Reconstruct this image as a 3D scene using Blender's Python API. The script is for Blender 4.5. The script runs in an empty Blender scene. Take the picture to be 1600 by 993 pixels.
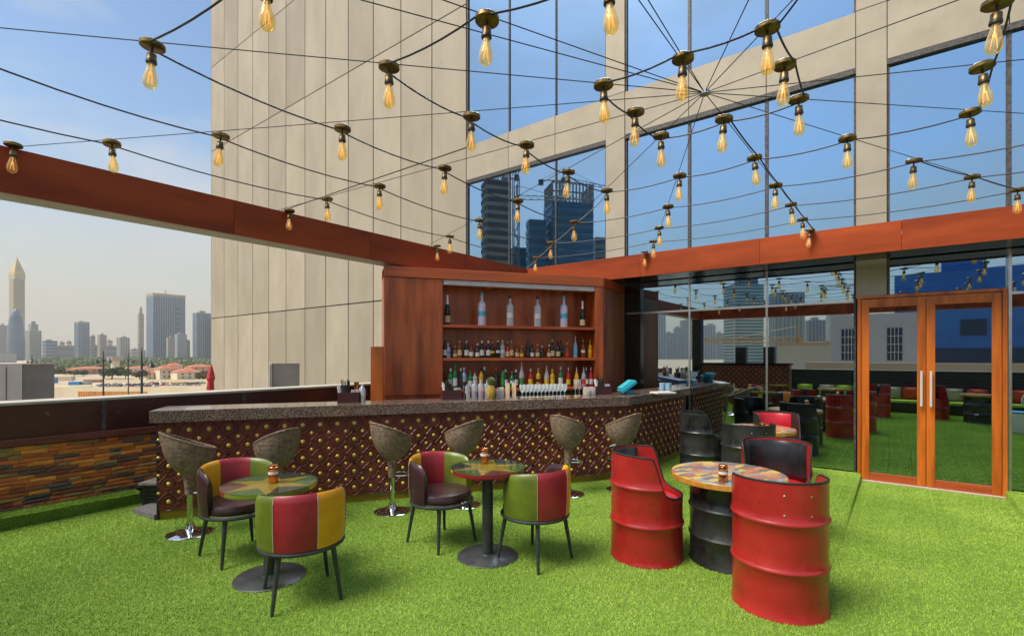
import bpy, math, random
from mathutils import Vector, Matrix
random.seed(7)
SC = bpy.context.scene
COL = SC.collection
PI = math.pi
# ------------------------------------------------------------------ camera
EYE = 1.64                      # camera height over the turf
YAW = math.radians(37.52)
cY, sY = math.cos(YAW), math.sin(YAW)
FPX, HOR = 782.0, 555.0
cam_d = bpy.data.cameras.new("camera")
cam = bpy.data.objects.new("camera", cam_d); COL.objects.link(cam)
cam.location = (0, 0, EYE); cam.rotation_euler = (PI/2, 0, YAW)
cam_d.sensor_width = 36; cam_d.lens = FPX/1600*36
cam_d.shift_y = (HOR-496.5)/1600
cam_d.clip_start = 0.05; cam_d.clip_end = 20000
SC.camera = cam
# ------------------------------------------------------------------ sky and sun
SUN_AZ = Vector((-0.42, -0.907, 0)).normalized()
SUN_EL = math.radians(57)
w = bpy.data.worlds.new("World"); SC.world = w; w.use_nodes = True
nt = w.node_tree; nt.nodes.clear()
wo = nt.nodes.new('ShaderNodeOutputWorld'); bg = nt.nodes.new('ShaderNodeBackground')
sk = nt.nodes.new('ShaderNodeTexSky'); sk.sky_type = 'NISHITA'; sk.sun_disc = False
sk.sun_elevation = SUN_EL
sk.sun_rotation = math.atan2(SUN_AZ.x, SUN_AZ.y)
sk.air_density = 1.3; sk.dust_density = 1.9; sk.ozone_density = 1.3; sk.altitude = 0
tc = nt.nodes.new('ShaderNodeTexCoord'); mp = nt.nodes.new('ShaderNodeMapping')
mp.inputs['Scale'].default_value = (1.0, 1.0, 3.2)
nz = nt.nodes.new('ShaderNodeTexNoise'); nz.inputs['Scale'].default_value = 2.3
nz.inputs['Detail'].default_value = 6; nz.inputs['Roughness'].default_value = .55
rp = nt.nodes.new('ShaderNodeValToRGB'); rp.color_ramp.elements[0].position = .42; rp.color_ramp.elements[1].position = .66
rp.color_ramp.elements[1].color = (.55, .55, .55, 1)
mx = nt.nodes.new('ShaderNodeMix'); mx.data_type = 'RGBA'
mx.inputs['B'].default_value = (4.6, 4.4, 4.3, 1)
hs = nt.nodes.new('ShaderNodeHueSaturation'); hs.inputs['Saturation'].default_value = 1.2
nt.links.new(tc.outputs['Generated'], mp.inputs['Vector']); nt.links.new(mp.outputs[0], nz.inputs['Vector'])
nt.links.new(nz.outputs['Fac'], rp.inputs['Fac']); nt.links.new(rp.outputs['Color'], mx.inputs['Factor'])
nt.links.new(sk.outputs[0], hs.inputs['Color']); nt.links.new(hs.outputs[0], mx.inputs['A'])
# warm dust haze that thickens towards the horizon, the same all round
sp_ = nt.nodes.new('ShaderNodeSeparateXYZ'); nt.links.new(tc.outputs['Generated'], sp_.inputs[0])
hm_ = nt.nodes.new('ShaderNodeMapRange'); hm_.interpolation_type = 'SMOOTHSTEP'
hm_.inputs['From Min'].default_value = -.02; hm_.inputs['From Max'].default_value = .38
hm_.inputs['To Min'].default_value = .93; hm_.inputs['To Max'].default_value = 0.0
nt.links.new(sp_.outputs['Z'], hm_.inputs['Value'])
mh = nt.nodes.new('ShaderNodeMix'); mh.data_type = 'RGBA'; mh.inputs['B'].default_value = (3.45, 3.3, 2.75, 1)
nt.links.new(hm_.outputs[0], mh.inputs['Factor']); nt.links.new(mx.outputs['Result'], mh.inputs['A'])
nt.links.new(mh.outputs['Result'], bg.inputs['Color']); bg.inputs['Strength'].default_value = 0.092
nt.links.new(bg.outputs[0], wo.inputs['Surface'])
sd = bpy.data.lights.new("sun", 'SUN'); sun = bpy.data.objects.new("sun", sd); COL.objects.link(sun)
sd.energy = 2.8; sd.angle = math.radians(30); sd.color = (1, .91, .78)
sdir = Vector((SUN_AZ.x*math.cos(SUN_EL), SUN_AZ.y*math.cos(SUN_EL), math.sin(SUN_EL)))
sun.rotation_euler = (-sdir).to_track_quat('-Z', 'Y').to_euler()
SC.view_settings.view_transform = 'Standard'; SC.view_settings.look = 'None'
SC.view_settings.gamma = 1; SC.view_settings.exposure = 0.92
SC.cycles.max_bounces = 10; SC.cycles.transparent_max_bounces = 24
SC.cycles.use_fast_gi = False

# ------------------------------------------------------------------ places
def ray(px, py=HOR):
    a = (px-800)/FPX; b = (HOR-py)/FPX
    return a*cY-sY, a*sY+cY, b
def G(px, py, z=0.0):                       # a point at height z
    x, y, b = ray(px, py); t = (z-EYE)/b
    return Vector((x*t, y*t, z))
def W(px, t, py=None):                      # a point at forward distance t
    x, y, b = ray(px, HOR if py is None else py)
    return Vector((x*t, y*t, EYE+b*t))
WALL = 8.5
def R(px, t):                               # the same, seen in the glass wall
    p = W(px, t); return Vector((p.x, 2*WALL-p.y, p.z))
def Hh(py, t): return EYE+(HOR-py)/FPX*t
ANG = math.radians(56.04)
EX = Vector((math.cos(ANG), math.sin(ANG), 0)); EN = Vector((-math.sin(ANG), math.cos(ANG), 0))
def on_line(px, P0, d=0):
    x, y, _ = ray(px); P = Vector((P0[0], P0[1], 0))+EN*d
    k = y*EX.x-x*EX.y
    t = (EX.x*P.y-EX.y*P.x)/k
    return (Vector((x*t, y*t, 0))-P).dot(EX), t

# ------------------------------------------------------------------ mesh helpers
class MB:
    def __init__(s): s.v = []; s.f = []; s.m = []; s.cur = 0
    def add(s, vs, fs):
        n = len(s.v); s.v += [tuple(p) for p in vs]
        for f in fs: s.f.append(tuple(i+n for i in f)); s.m.append(s.cur)
    def box(s, c, d, rz=0, M=None):
        hx, hy, hz = d[0]/2, d[1]/2, d[2]/2
        vs = [Vector((x, y, z)) for z in (-hz, hz) for x, y in ((-hx, -hy), (hx, -hy), (hx, hy), (-hx, hy))]
        if rz: M = Matrix.Rotation(rz, 3, 'Z')
        if M: vs = [M @ p for p in vs]
        c = Vector(c)
        s.add([p+c for p in vs], [(3, 2, 1, 0), (4, 5, 6, 7), (0, 1, 5, 4), (1, 2, 6, 5), (2, 3, 7, 6), (3, 0, 4, 7)])
        return s
    def bx(s, x0, x1, y0, y1, z0, z1): return s.box(((x0+x1)/2, (y0+y1)/2, (z0+z1)/2), (abs(x1-x0), abs(y1-y0), abs(z1-z0)))
    def prism(s, poly, z0, z1):
        n = len(poly)
        s.add([(p[0], p[1], z0) for p in poly]+[(p[0], p[1], z1) for p in poly],
              [tuple(range(n-1, -1, -1)), tuple(range(n, 2*n))]+[(i, (i+1) % n, (i+1) % n+n, i+n) for i in range(n)])
        return s
    def lathe(s, prof, n=20, c=(0, 0, 0), caps=True, M=None):
        vs = []; c = Vector(c)
        for r, z in prof:
            for k in range(n):
                a = 2*PI*k/n; p = Vector((r*math.cos(a), r*math.sin(a), z))
                if M: p = M @ p
                vs.append(p+c)
        fs = [(i*n+k, i*n+(k+1) % n, (i+1)*n+(k+1) % n, (i+1)*n+k) for i in range(len(prof)-1) for k in range(n)]
        if caps: fs += [tuple(range(n-1, -1, -1)), tuple((len(prof)-1)*n+k for k in range(n))]
        s.add(vs, fs); return s
    def tube(s, pts, r, n=6, closed=False, caps=True):
        pts = [Vector(p) for p in pts]; m = len(pts); vs = []; up = None
        for i, p in enumerate(pts):
            a = pts[(i-1) % m] if (closed or i > 0) else p
            b = pts[(i+1) % m] if (closed or i < m-1) else p
            d = (b-a).normalized()
            if up is None: up = Vector((0, 0, 1)) if abs(d.z) < .9 else Vector((1, 0, 0))
            x = d.cross(up).normalized(); y = x.cross(d); up = y
            rr = r[i] if isinstance(r, (list, tuple)) else r
            for k in range(n):
                t = 2*PI*k/n; vs.append(p+x*rr*math.cos(t)+y*rr*math.sin(t))
        L = m if closed else m-1
        fs = [(i*n+k, i*n+(k+1) % n, ((i+1) % m)*n+(k+1) % n, ((i+1) % m)*n+k) for i in range(L) for k in range(n)]
        if caps and not closed: fs += [tuple(range(n-1, -1, -1)), tuple((m-1)*n+k for k in range(n))]
        s.add(vs, fs); return s
    def grid(s, P, nu, nv, closeu=False):   # P(i,j) -> point
        vs = [P(i, j) for j in range(nv) for i in range(nu)]
        U = nu if closeu else nu-1
        s.add(vs, [(j*nu+i, j*nu+(i+1) % nu, (j+1)*nu+(i+1) % nu, (j+1)*nu+i) for j in range(nv-1) for i in range(U)])
        return s
    def mesh(s, name, mats, smooth=False):
        me = bpy.data.meshes.new(name); me.from_pydata(s.v, [], s.f)
        for mt in (mats if isinstance(mats, (list, tuple)) else [mats]): me.materials.append(mt)
        if any(s.m): me.polygons.foreach_set('material_index', s.m)
        if smooth:
            me.polygons.foreach_set('use_smooth', [True]*len(s.f))
        me.update()
        import bmesh
        bm = bmesh.new(); bm.from_mesh(me); bmesh.ops.recalc_face_normals(bm, faces=bm.faces)
        bm.to_mesh(me); bm.free()
        if smooth:
            try: me.set_sharp_from_angle(angle=math.radians(40))
            except Exception: pass
        return me
    def obj(s, name, mats, parent=None, smooth=False, loc=None, rz=0, bevel=0):
        return inst(s.mesh(name, mats, smooth), name, parent, loc, rz, bevel)
def inst(me, name, parent=None, loc=None, rz=0, bevel=0):
    o = bpy.data.objects.new(name, me); COL.objects.link(o); o.parent = parent
    if loc is not None: o.location = loc
    if rz: o.rotation_euler = (0, 0, rz)
    if bevel:
        b = o.modifiers.new('bevel', 'BEVEL'); b.width = bevel; b.segments = 2; b.limit_method = 'ANGLE'
    return o
def thing(name, label, cat, loc=(0, 0, 0), rz=0, group=None):
    o = bpy.data.objects.new(name, None); COL.objects.link(o); o.location = loc; o.rotation_euler = (0, 0, rz)
    o.empty_display_size = .1
    return tag(o, label, cat, group)
def tag(o, label, cat, group=None):
    o['label'] = label; o['category'] = cat
    if group: o['group'] = group
    return o
def struct(o): o['kind'] = 'structure'; return o
def stuff(o): o['kind'] = 'stuff'; return o
def copy_tree(o, parent=None, label=None, loc=None, rz=None):
    c = o.copy(); COL.objects.link(c)
    if parent: c.parent = parent
    if label: c['label'] = label
    if loc is not None: c.location = loc
    if rz is not None: c.rotation_euler = (0, 0, rz)
    for ch in KIDS(o): copy_tree(ch, c)
    return c
def KIDS(o): return [x for x in COL.objects if x.parent == o] if False else list(o.children)
ORD = ['first', 'second', 'third', 'fourth', 'fifth', 'sixth', 'seventh', 'eighth', 'ninth', 'tenth', 'eleventh', 'twelfth',
       'thirteenth', 'fourteenth', 'fifteenth', 'sixteenth', 'seventeenth', 'eighteenth', 'nineteenth', 'twentieth']+['%dth' % k for k in range(21, 60)]

# ------------------------------------------------------------------ materials
def mat(name, c1, c2=None, scale=4, rough=.5, metal=0, bump=0, bscale=60, st=(1, 1, 1), coat=0, rnd=0, detail=5, lo=.35, hi=.65,
        r2=None, world=False, spec=None, bst=None):
    m = bpy.data.materials.new(name); m.use_nodes = True; n = m.node_tree.nodes; L = m.node_tree.links
    p = n['Principled BSDF']; p.inputs['Roughness'].default_value = rough; p.inputs['Metallic'].default_value = metal
    p.inputs['Coat Weight'].default_value = coat; p.inputs['Coat Roughness'].default_value = .08
    if spec is not None: p.inputs['Specular IOR Level'].default_value = spec
    c1 = tuple(c1)+(1,)
    if world:
        g = n.new('ShaderNodeNewGeometry'); src = g.outputs['Position']
    else:
        t = n.new('ShaderNodeTexCoord'); src = t.outputs['Object']
    oi = n.new('ShaderNodeObjectInfo')
    ad = n.new('ShaderNodeVectorMath'); ad.operation = 'MULTIPLY_ADD'
    cb = n.new('ShaderNodeCombineXYZ')
    for k in range(3): L.new(oi.outputs['Random'], cb.inputs[k])
    L.new(cb.outputs[0], ad.inputs[0]); ad.inputs[1].default_value = (0, 0, 0) if world else (37, 23, 51); L.new(src, ad.inputs[2])
    mpn = n.new('ShaderNodeMapping'); mpn.inputs['Scale'].default_value = st; L.new(ad.outputs[0], mpn.inputs['Vector'])
    col = None
    if c2 is not None:
        z = n.new('ShaderNodeTexNoise'); z.inputs['Scale'].default_value = scale; z.inputs['Detail'].default_value = detail
        z.inputs['Roughness'].default_value = .6
        L.new(mpn.outputs[0], z.inputs['Vector'])
        r = n.new('ShaderNodeValToRGB'); r.color_ramp.elements[0].position = lo; r.color_ramp.elements[1].position = hi
        r.color_ramp.elements[0].color = c1; r.color_ramp.elements[1].color = tuple(c2)+(1,)
        L.new(z.outputs['Fac'], r.inputs['Fac']); col = r.outputs['Color']
        if r2 is not None:
            mr = n.new('ShaderNodeMapRange'); mr.inputs['From Min'].default_value = lo; mr.inputs['From Max'].default_value = hi
            mr.inputs['To Min'].default_value = rough; mr.inputs['To Max'].default_value = r2
            L.new(z.outputs['Fac'], mr.inputs['Value']); L.new(mr.outputs[0], p.inputs['Roughness'])
    if rnd:
        h = n.new('ShaderNodeHueSaturation'); mr = n.new('ShaderNodeMapRange')
        mr.inputs['To Min'].default_value = 1-rnd; mr.inputs['To Max'].default_value = 1+rnd
        L.new(oi.outputs['Random'], mr.inputs['Value']); L.new(mr.outputs[0], h.inputs['Value'])
        if col: L.new(col, h.inputs['Color'])
        else: h.inputs['Color'].default_value = c1
        col = h.outputs[0]
    if col: L.new(col, p.inputs['Base Color'])
    else: p.inputs['Base Color'].default_value = c1
    if bump:
        mp2 = n.new('ShaderNodeMapping'); mp2.inputs['Scale'].default_value = bst or st; L.new(ad.outputs[0], mp2.inputs['Vector'])
        z2 = n.new('ShaderNodeTexNoise'); z2.inputs['Scale'].default_value = bscale; z2.inputs['Detail'].default_value = 3
        L.new(mp2.outputs[0], z2.inputs['Vector'])
        b = n.new('ShaderNodeBump'); b.inputs['Strength'].default_value = bump; b.inputs['Distance'].default_value = .01
        L.new(z2.outputs['Fac'], b.inputs['Height']); L.new(b.outputs[0], p.inputs['Normal'])
    return m
def glassy(name, tint, opac, rough=.04):
    m = bpy.data.materials.new(name); m.use_nodes = True; n = m.node_tree.nodes; L = m.node_tree.links
    p = n['Principled BSDF']; p.inputs['Base Color'].default_value = tuple(tint)+(1,); p.inputs['Roughness'].default_value = rough
    t = n.new('ShaderNodeBsdfTransparent'); t.inputs['Color'].default_value = tuple(min(1, c*1.0+.15) for c in tint)+(1,)
    lw = n.new('ShaderNodeLayerWeight'); lw.inputs['Blend'].default_value = .35
    mr = n.new('ShaderNodeMapRange'); mr.inputs['To Min'].default_value = opac; mr.inputs['To Max'].default_value = min(1, opac+.5)
    L.new(lw.outputs['Facing'], mr.inputs['Value'])
    x = n.new('ShaderNodeMixShader'); L.new(mr.outputs[0], x.inputs[0]); L.new(t.outputs[0], x.inputs[1]); L.new(p.outputs[0], x.inputs[2])
    L.new(x.outputs[0], n['Material Output'].inputs['Surface'])
    return m
def emis(name, c, s):
    m = mat(name, c); p = m.node_tree.nodes['Principled BSDF']
    p.inputs['Emission Color'].default_value = tuple(c)+(1,); p.inputs['Emission Strength'].default_value = s
    return m
M = {}
M['clad'] = mat('cladding_panel', (.27, .24, .18), (.36, .325, .25), .8, .6, 0, .06, 25, (1.3, 1, .5), rnd=.13, detail=10, lo=.3, hi=.7)
M['clad2'] = mat('spandrel_panel', (.30, .265, .20), (.39, .35, .27), 1.6, .55, 0, .04, 25, rnd=.04, detail=8, lo=.3, hi=.7)
M['backing'] = mat('joint_backing', (.035, .032, .028))
M['mullion'] = mat('mullion', (.03, .028, .026), (.10, .095, .09), 30, .5, .2)
M['pane'] = mat('mirror_glass', (.28, .43, .58), rough=.012, metal=1, bump=.045, bscale=.6, rnd=.10)
M['pane_low'] = mat('terrace_glass', (.44, .53, .58), rough=.012, metal=1, bump=.025, bscale=.7)
M['granite_b'] = mat('black_granite', (.006, .006, .006), (.06, .06, .055), 90, .18, 0, detail=3, lo=.55, hi=.75)
M['granite'] = mat('brown_granite', (.05, .033, .026), (.50, .36, .28), 85, .10, 0, detail=6, lo=.42, hi=.72, coat=.3)
M['woodR'] = mat('red_wood', (.15, .022, .006), (.56, .12, .020), 1.5, .34, 0, .05, 9, (4, 4, .5), coat=.15, lo=.3, hi=.72, detail=8)
M['woodRh'] = mat('red_wood_lengthwise', (.28, .046, .010), (.50, .11, .022), 2.2, .4, 0, .05, 9, (.35, 5, 5), lo=.3, hi=.72, detail=8)
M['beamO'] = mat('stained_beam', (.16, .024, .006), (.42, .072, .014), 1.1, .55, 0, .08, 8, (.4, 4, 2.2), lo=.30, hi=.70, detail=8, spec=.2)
M['beamShade'] = mat('stained_beam_shaded', (.12, .017, .005), (.36, .062, .014), 1.1, .5, 0, .08, 8, (4, .4, 2.2), lo=.30, hi=.70, detail=8, spec=.22)  # same timber as the facade beam, its shaded side put into a darker colour
M['soffit'] = mat('grey_soffit', (.30, .28, .25), (.38, .36, .32), 3, .6)
M['doorw'] = mat('orange_wood', (.15, .024, .006), (.60, .15, .016), 1.3, .3, 0, .05, 10, (5, 5, .5), coat=.25, lo=.25, hi=.6, detail=8)
M['maroon'] = mat('maroon_metal', (.045, .014, .012), (.09, .03, .022), 1.4, .28, .2, lo=.3, hi=.7)
M['ledge'] = mat('maroon_ledge', (.09, .018, .012), (.17, .04, .025), 6, .5, 0, .2, 30, (3, .5, 3))
M['cap'] = mat('parapet_cap', (.38, .36, .31), (.48, .45, .38), 3, .55)
M['tile'] = mat('carved_tile', (.11, .02, .014), (.21, .045, .03), 9, .38, 0, .12, 30, coat=.12, rnd=.12)
M['brass'] = mat('brass', (.62, .40, .06), (.82, .58, .16), 20, .34, .45)
M['brassd'] = mat('aged_brass', (.06, .04, .016), (.30, .20, .07), 25, .38, .8, lo=.3, hi=.7)
M['kick'] = mat('olive_plinth', (.16, .10, .008), (.34, .22, .02), 3, .4, 0, st=(.6, 3, 3))
M['chrome'] = mat('chrome', (.80, .80, .80), rough=.08, metal=1)
M['steel'] = mat('brushed_steel', (.55, .55, .54), (.68, .68, .66), 12, .3, 1)
M['black'] = mat('black_paint', (.012, .013, .014), (.028, .03, .032), 8, .38, 0)
M['blackm'] = mat('grey_black_metal', (.030, .036, .038), (.055, .062, .065), 10, .42, .2, .05, 60)
M['dred'] = mat('red_drum_paint', (.30, .014, .013), (.40, .022, .018), 3.5, .26, 0, .16, 4, coat=.3, detail=10, r2=.42)
M['dblk'] = mat('black_drum_paint', (.010, .011, .011), (.030, .031, .030), 5, .24, 0, .16, 4, coat=.3, detail=10, r2=.5)
def wear(m, chip, amount=.70, sc=26):
    n = m.node_tree.nodes; L = m.node_tree.links; p = n['Principled BSDF']; t = n.new('ShaderNodeTexCoord'); oi = n.new('ShaderNodeObjectInfo')
    a = n.new('ShaderNodeVectorMath'); a.operation = 'ADD'; L.new(t.outputs['Object'], a.inputs[0]); L.new(oi.outputs['Random'], a.inputs[1])
    z = n.new('ShaderNodeTexNoise'); z.inputs['Scale'].default_value = sc; z.inputs['Detail'].default_value = 6; z.inputs['Distortion'].default_value = 1.2
    L.new(a.outputs[0], z.inputs['Vector']); r_ = n.new('ShaderNodeValToRGB'); r_.color_ramp.elements[0].position = amount; r_.color_ramp.elements[1].position = amount+.02
    L.new(z.outputs['Fac'], r_.inputs[0]); x = n.new('ShaderNodeMix'); x.data_type = 'RGBA'; src = p.inputs['Base Color'].links[0].from_socket
    L.new(r_.outputs[0], x.inputs['Factor']); L.new(src, x.inputs['A']); x.inputs['B'].default_value = tuple(chip)+(1,); L.new(x.outputs['Result'], p.inputs['Base Color'])
wear(M['dred'], (.07, .012, .010)); wear(M['dblk'], (.12, .11, .10), .71)
wear(M['maroon'], (.14, .09, .07), .70, 8)
M['cush_r'] = mat('red_vinyl', (.42, .010, .020), (.50, .018, .03), 6, .33, 0, .06, 14)
M['lth_d'] = mat('dark_leather', (.026, .010, .012), (.05, .022, .024), 6, .3, 0, .10, 90)
M['lth_k'] = mat('black_leather', (.010, .011, .013), (.022, .024, .028), 6, .27, 0, .08, 70)
M['lth_y'] = mat('yellow_leather', (.62, .27, .004), (.74, .36, .010), 5, .38, 0, .30, 14)
M['lth_r'] = mat('maroon_leather', (.24, .012, .020), (.31, .022, .030), 5, .38, 0, .30, 14)
M['lth_g'] = mat('green_leather', (.085, .12, .010), (.13, .17, .018), 5, .38, 0, .30, 14)
M['stitch'] = mat('stitching', (.5, .45, .38))
M['copper'] = mat('copper', (.50, .17, .06), (.75, .30, .12), 40, .24, 1)
M['whitep'] = mat('white_label', (.7, .68, .62))
M['glass'] = glassy('clear_glass', (.80, .86, .86), .16)
M['glasst'] = glassy('table_glass', (.03, .05, .04), .0, .02); M['glasst'].node_tree.nodes['Map Range'].inputs['To Max'].default_value = .5
M['glasst'].node_tree.nodes['Transparent BSDF'].inputs['Color'].default_value = (.88, .95, .90, 1)
M['amber'] = glassy('amber_bulb_glass', (.93, .74, .42), .14)
M['filament'] = emis('glowing_filament', (1, .55, .16), .35)
M['cable'] = mat('black_cable', (.012, .012, .012), rough=.5)
M['wire'] = mat('steel_wire', (.03, .03, .03), rough=.5, metal=.4)
M['handle'] = mat('satin_handle', (.72, .70, .66), rough=.35, metal=.25)
M['pole_gn'] = mat('pole_chrome', (.62, .68, .62), rough=.1, metal=1)
M['rubber'] = mat('rubber', (.01, .01, .01), rough=.6)
def rattan():
    m = mat('rattan', (.19, .115, .065), (.42, .285, .175), 30, .55, 0)
    n = m.node_tree.nodes; L = m.node_tree.links; t = n.new('ShaderNodeTexCoord')
    wv = n.new('ShaderNodeTexWave'); wv.wave_type = 'BANDS'; wv.bands_direction = 'Z'; wv.inputs['Scale'].default_value = 26
    wv.inputs['Distortion'].default_value = 3.5; wv.inputs['Detail'].default_value = 3; wv.inputs['Detail Scale'].default_value = 2.5
    L.new(t.outputs['Object'], wv.inputs['Vector'])
    b = n.new('ShaderNodeBump'); b.inputs['Strength'].default_value = .8; b.inputs['Distance'].default_value = .008
    L.new(wv.outputs['Fac'], b.inputs['Height']); L.new(b.outputs[0], n['Principled BSDF'].inputs['Normal'])
    mx = n.new('ShaderNodeMix'); mx.data_type = 'RGBA'; mx.blend_type = 'MULTIPLY'; mx.inputs['Factor'].default_value = .55
    src = n['Principled BSDF'].inputs['Base Color'].links[0].from_socket
    L.new(src, mx.inputs['A']); L.new(wv.outputs['Color'], mx.inputs['B']); L.new(mx.outputs['Result'], n['Principled BSDF'].inputs['Base Color'])
    return m
M['rattan'] = rattan()
def patchwork(name, cols, scale, seams=True, kind='EUCLIDEAN', st=(1, 1, 1), rough=.25):
    m = bpy.data.materials.new(name); m.use_nodes = True; n = m.node_tree.nodes; L = m.node_tree.links; p = n['Principled BSDF']
    t = n.new('ShaderNodeTexCoord'); mp_ = n.new('ShaderNodeMapping'); mp_.inputs['Scale'].default_value = st
    L.new(t.outputs['Object'], mp_.inputs[0])
    nz_ = n.new('ShaderNodeTexNoise'); nz_.inputs['Scale'].default_value = 3
    v = n.new('ShaderNodeTexVoronoi'); v.distance = kind; v.inputs['Scale'].default_value = scale
    L.new(mp_.outputs[0], v.inputs['Vector'])
    s = n.new('ShaderNodeSeparateColor'); L.new(v.outputs['Color'], s.inputs[0])
    r = n.new('ShaderNodeValToRGB'); r.color_ramp.interpolation = 'CONSTANT'
    while len(r.color_ramp.elements) < len(cols): r.color_ramp.elements.new(.5)
    for k, c in enumerate(cols): r.color_ramp.elements[k].position = k/len(cols); r.color_ramp.elements[k].color = tuple(c)+(1,)
    L.new(s.outputs[0], r.inputs[0]); L.new(r.outputs[0], p.inputs['Base Color']); p.inputs['Roughness'].default_value = rough
    return m
M['patch'] = patchwork('patchwork_leather', [(.62, .30, .006), (.15, .20, .02), (.24, .014, .02), (.05, .025, .022), (.15, .2, .02), (.6, .3, .006)], 3.4)
M['graf'] = patchwork('collage_print', [(.42, .13, .03), (.17, .14, .13), (.55, .38, .05), (.38, .12, .05), (.24, .27, .25), (.44, .20, .07), (.15, .12, .11), (.50, .24, .10)], 8, kind='CHEBYCHEV', st=(1, 2.2, 1), rough=.22)
M['tabledge'] = mat('table_edge', (.40, .16, .02), (.60, .32, .06), 14, .35)
STONES = [mat('ledge_stone_%d' % k, tuple(x*1.5 for x in c), tuple(x*2.8 for x in c), 9, .75, 0, .9, 22, (1, .6, 2)) for k, c in enumerate(
    [(.22, .06, .012), (.28, .095, .015), (.10, .034, .016), (.055, .042, .032), (.16, .10, .035), (.25, .07, .018), (.14, .042, .014), (.34, .13, .02)])]

# ------------------------------------------------------------------ terrace floor and turf
U0, U1, V0 = -6.85, 3.75, -1.62
struct(MB().bx(-7.2, 5.2, -2.2, WALL+.25, -20, -.10).obj('terrace_podium', mat('podium_concrete', (.4, .38, .33), (.5, .48, .42), 2, .8)))
turfb = mat('turf_backing', (.10, .19, .02), (.15, .26, .03), 30, .9, world=True)
TI = []
def turf_material():
    m = mat('turf_blade', (.20, .35, .036), (.41, .57, .09), .8, .55, 0, world=True, lo=.3, hi=.72, detail=7, spec=.25)
    n = m.node_tree.nodes; L = m.node_tree.links; p = n['Principled BSDF']
    src = p.inputs['Base Color'].links[0].from_socket
    g = n.new('ShaderNodeNewGeometry'); z = n.new('ShaderNodeTexNoise'); z.inputs['Scale'].default_value = 55; z.inputs['Detail'].default_value = 2
    L.new(g.outputs['Position'], z.inputs['Vector'])
    mr = n.new('ShaderNodeMapRange'); mr.inputs['From Min'].default_value = .3; mr.inputs['From Max'].default_value = .7
    mr.inputs['To Min'].default_value = .84; mr.inputs['To Max'].default_value = 1.16; L.new(z.outputs['Fac'], mr.inputs['Value'])
    h = n.new('ShaderNodeHueSaturation'); L.new(src, h.inputs['Color']); L.new(mr.outputs[0], h.inputs['Value']); L.new(h.outputs[0], p.inputs['Base Color'])
    return m
turfm = turf_material()
def blade_tile(size=.3, n=1500, h=.014):
    b = MB()
    for _ in range(n):
        x, y = (random.random()-.5)*size, (random.random()-.5)*size
        a = random.random()*2*PI; hh = h*random.uniform(.6, 1.15); wd = random.uniform(.0016, .0028)
        lx, ly = random.gauss(0, .006), random.gauss(0, .006)
        dx, dy = math.cos(a)*wd, math.sin(a)*wd
        b.add([(x-dx, y-dy, 0), (x+dx, y+dy, 0), (x+lx, y+ly, hh)], [(0, 1, 2)])
    me = bpy.data.meshes.new('turf_blades'); me.from_pydata(b.v, [], b.f); me.materials.append(turfm); return me
blades = blade_tile()
def spread(name, x0, x1, y0, y1, z, rot=None, tile=.3):
    nx, ny = max(1, round((x1-x0)/tile)), max(1, round((y1-y0)/tile))
    ng = bpy.data.node_groups.new(name, 'GeometryNodeTree')
    ng.interface.new_socket('Geometry', in_out='INPUT', socket_type='NodeSocketGeometry')
    ng.interface.new_socket('Geometry', in_out='OUTPUT', socket_type='NodeSocketGeometry')
    N = ng.nodes; L = ng.links
    gi = N.new('NodeGroupInput'); go = N.new('NodeGroupOutput')
    gr = N.new('GeometryNodeMeshGrid'); gr.inputs['Size X'].default_value = max(x1-x0-tile, .0001); gr.inputs['Size Y'].default_value = max(y1-y0-tile, .0001)
    gr.inputs['Vertices X'].default_value = max(nx, 2); gr.inputs['Vertices Y'].default_value = max(ny, 2)
    ri = N.new('FunctionNodeRandomValue'); ri.data_type = 'INT'
    for s_ in ri.inputs:
        if s_.type == 'INT' and s_.name == 'Min': s_.default_value = 0
        if s_.type == 'INT' and s_.name == 'Max': s_.default_value = 3
    io = [o for o in ri.outputs if o.type == 'INT'][0]
    mu = N.new('ShaderNodeMath'); mu.operation = 'MULTIPLY'; mu.inputs[1].default_value = PI/2; L.new(io, mu.inputs[0])
    cb = N.new('ShaderNodeCombineXYZ'); L.new(mu.outputs[0], cb.inputs[2])
    ip = N.new('GeometryNodeInstanceOnPoints'); L.new(gr.outputs['Mesh'], ip.inputs['Points']); L.new(gi.outputs[0], ip.inputs['Instance'])
    L.new(cb.outputs[0], ip.inputs['Rotation']); L.new(ip.outputs[0], go.inputs[0])
    o = bpy.data.objects.new(name, blades); COL.objects.link(o)
    o.location = ((x0+x1)/2, (y0+y1)/2, z)
    if rot: o.rotation_euler = rot
    md = o.modifiers.new('spread', 'NODES'); md.node_group = ng
    return stuff(o)
def sheet(name, x0, x1, y0, y1, z0, z1, m, thick=.05):     # a turf sheet, z0 at y0 and z1 at y1
    b = MB(); b.add([(x0, y0, z0-thick), (x1, y0, z0-thick), (x1, y1, z1-thick), (x0, y1, z1-thick), (x0, y0, z0), (x1, y0, z0), (x1, y1, z1), (x0, y1, z1)],
          [(3, 2, 1, 0), (4, 5, 6, 7), (0, 1, 5, 4), (1, 2, 6, 5), (2, 3, 7, 6), (3, 0, 4, 7)])
    return struct(b.obj(name, m))
SX, SX2, SV, DZ = -.40, 1.06, 4.4, .09
sheet('turf_ground', U0, SX, V0, WALL, 0, 0, turfb)
sheet('turf_ground', SX, U1, V0, SV, 0, 0, turfb)
sheet('turf_path', SX+.003, SX2-.003, SV, WALL, 0, -DZ, turfb)
sheet('turf_ground', SX2, U1, SV, WALL, 0, 0, turfb)
spread('artificial_grass', U0+.02, SX, V0, WALL-.02, .001)
spread('artificial_grass', SX, U1, V0, SV, .001)
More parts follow.
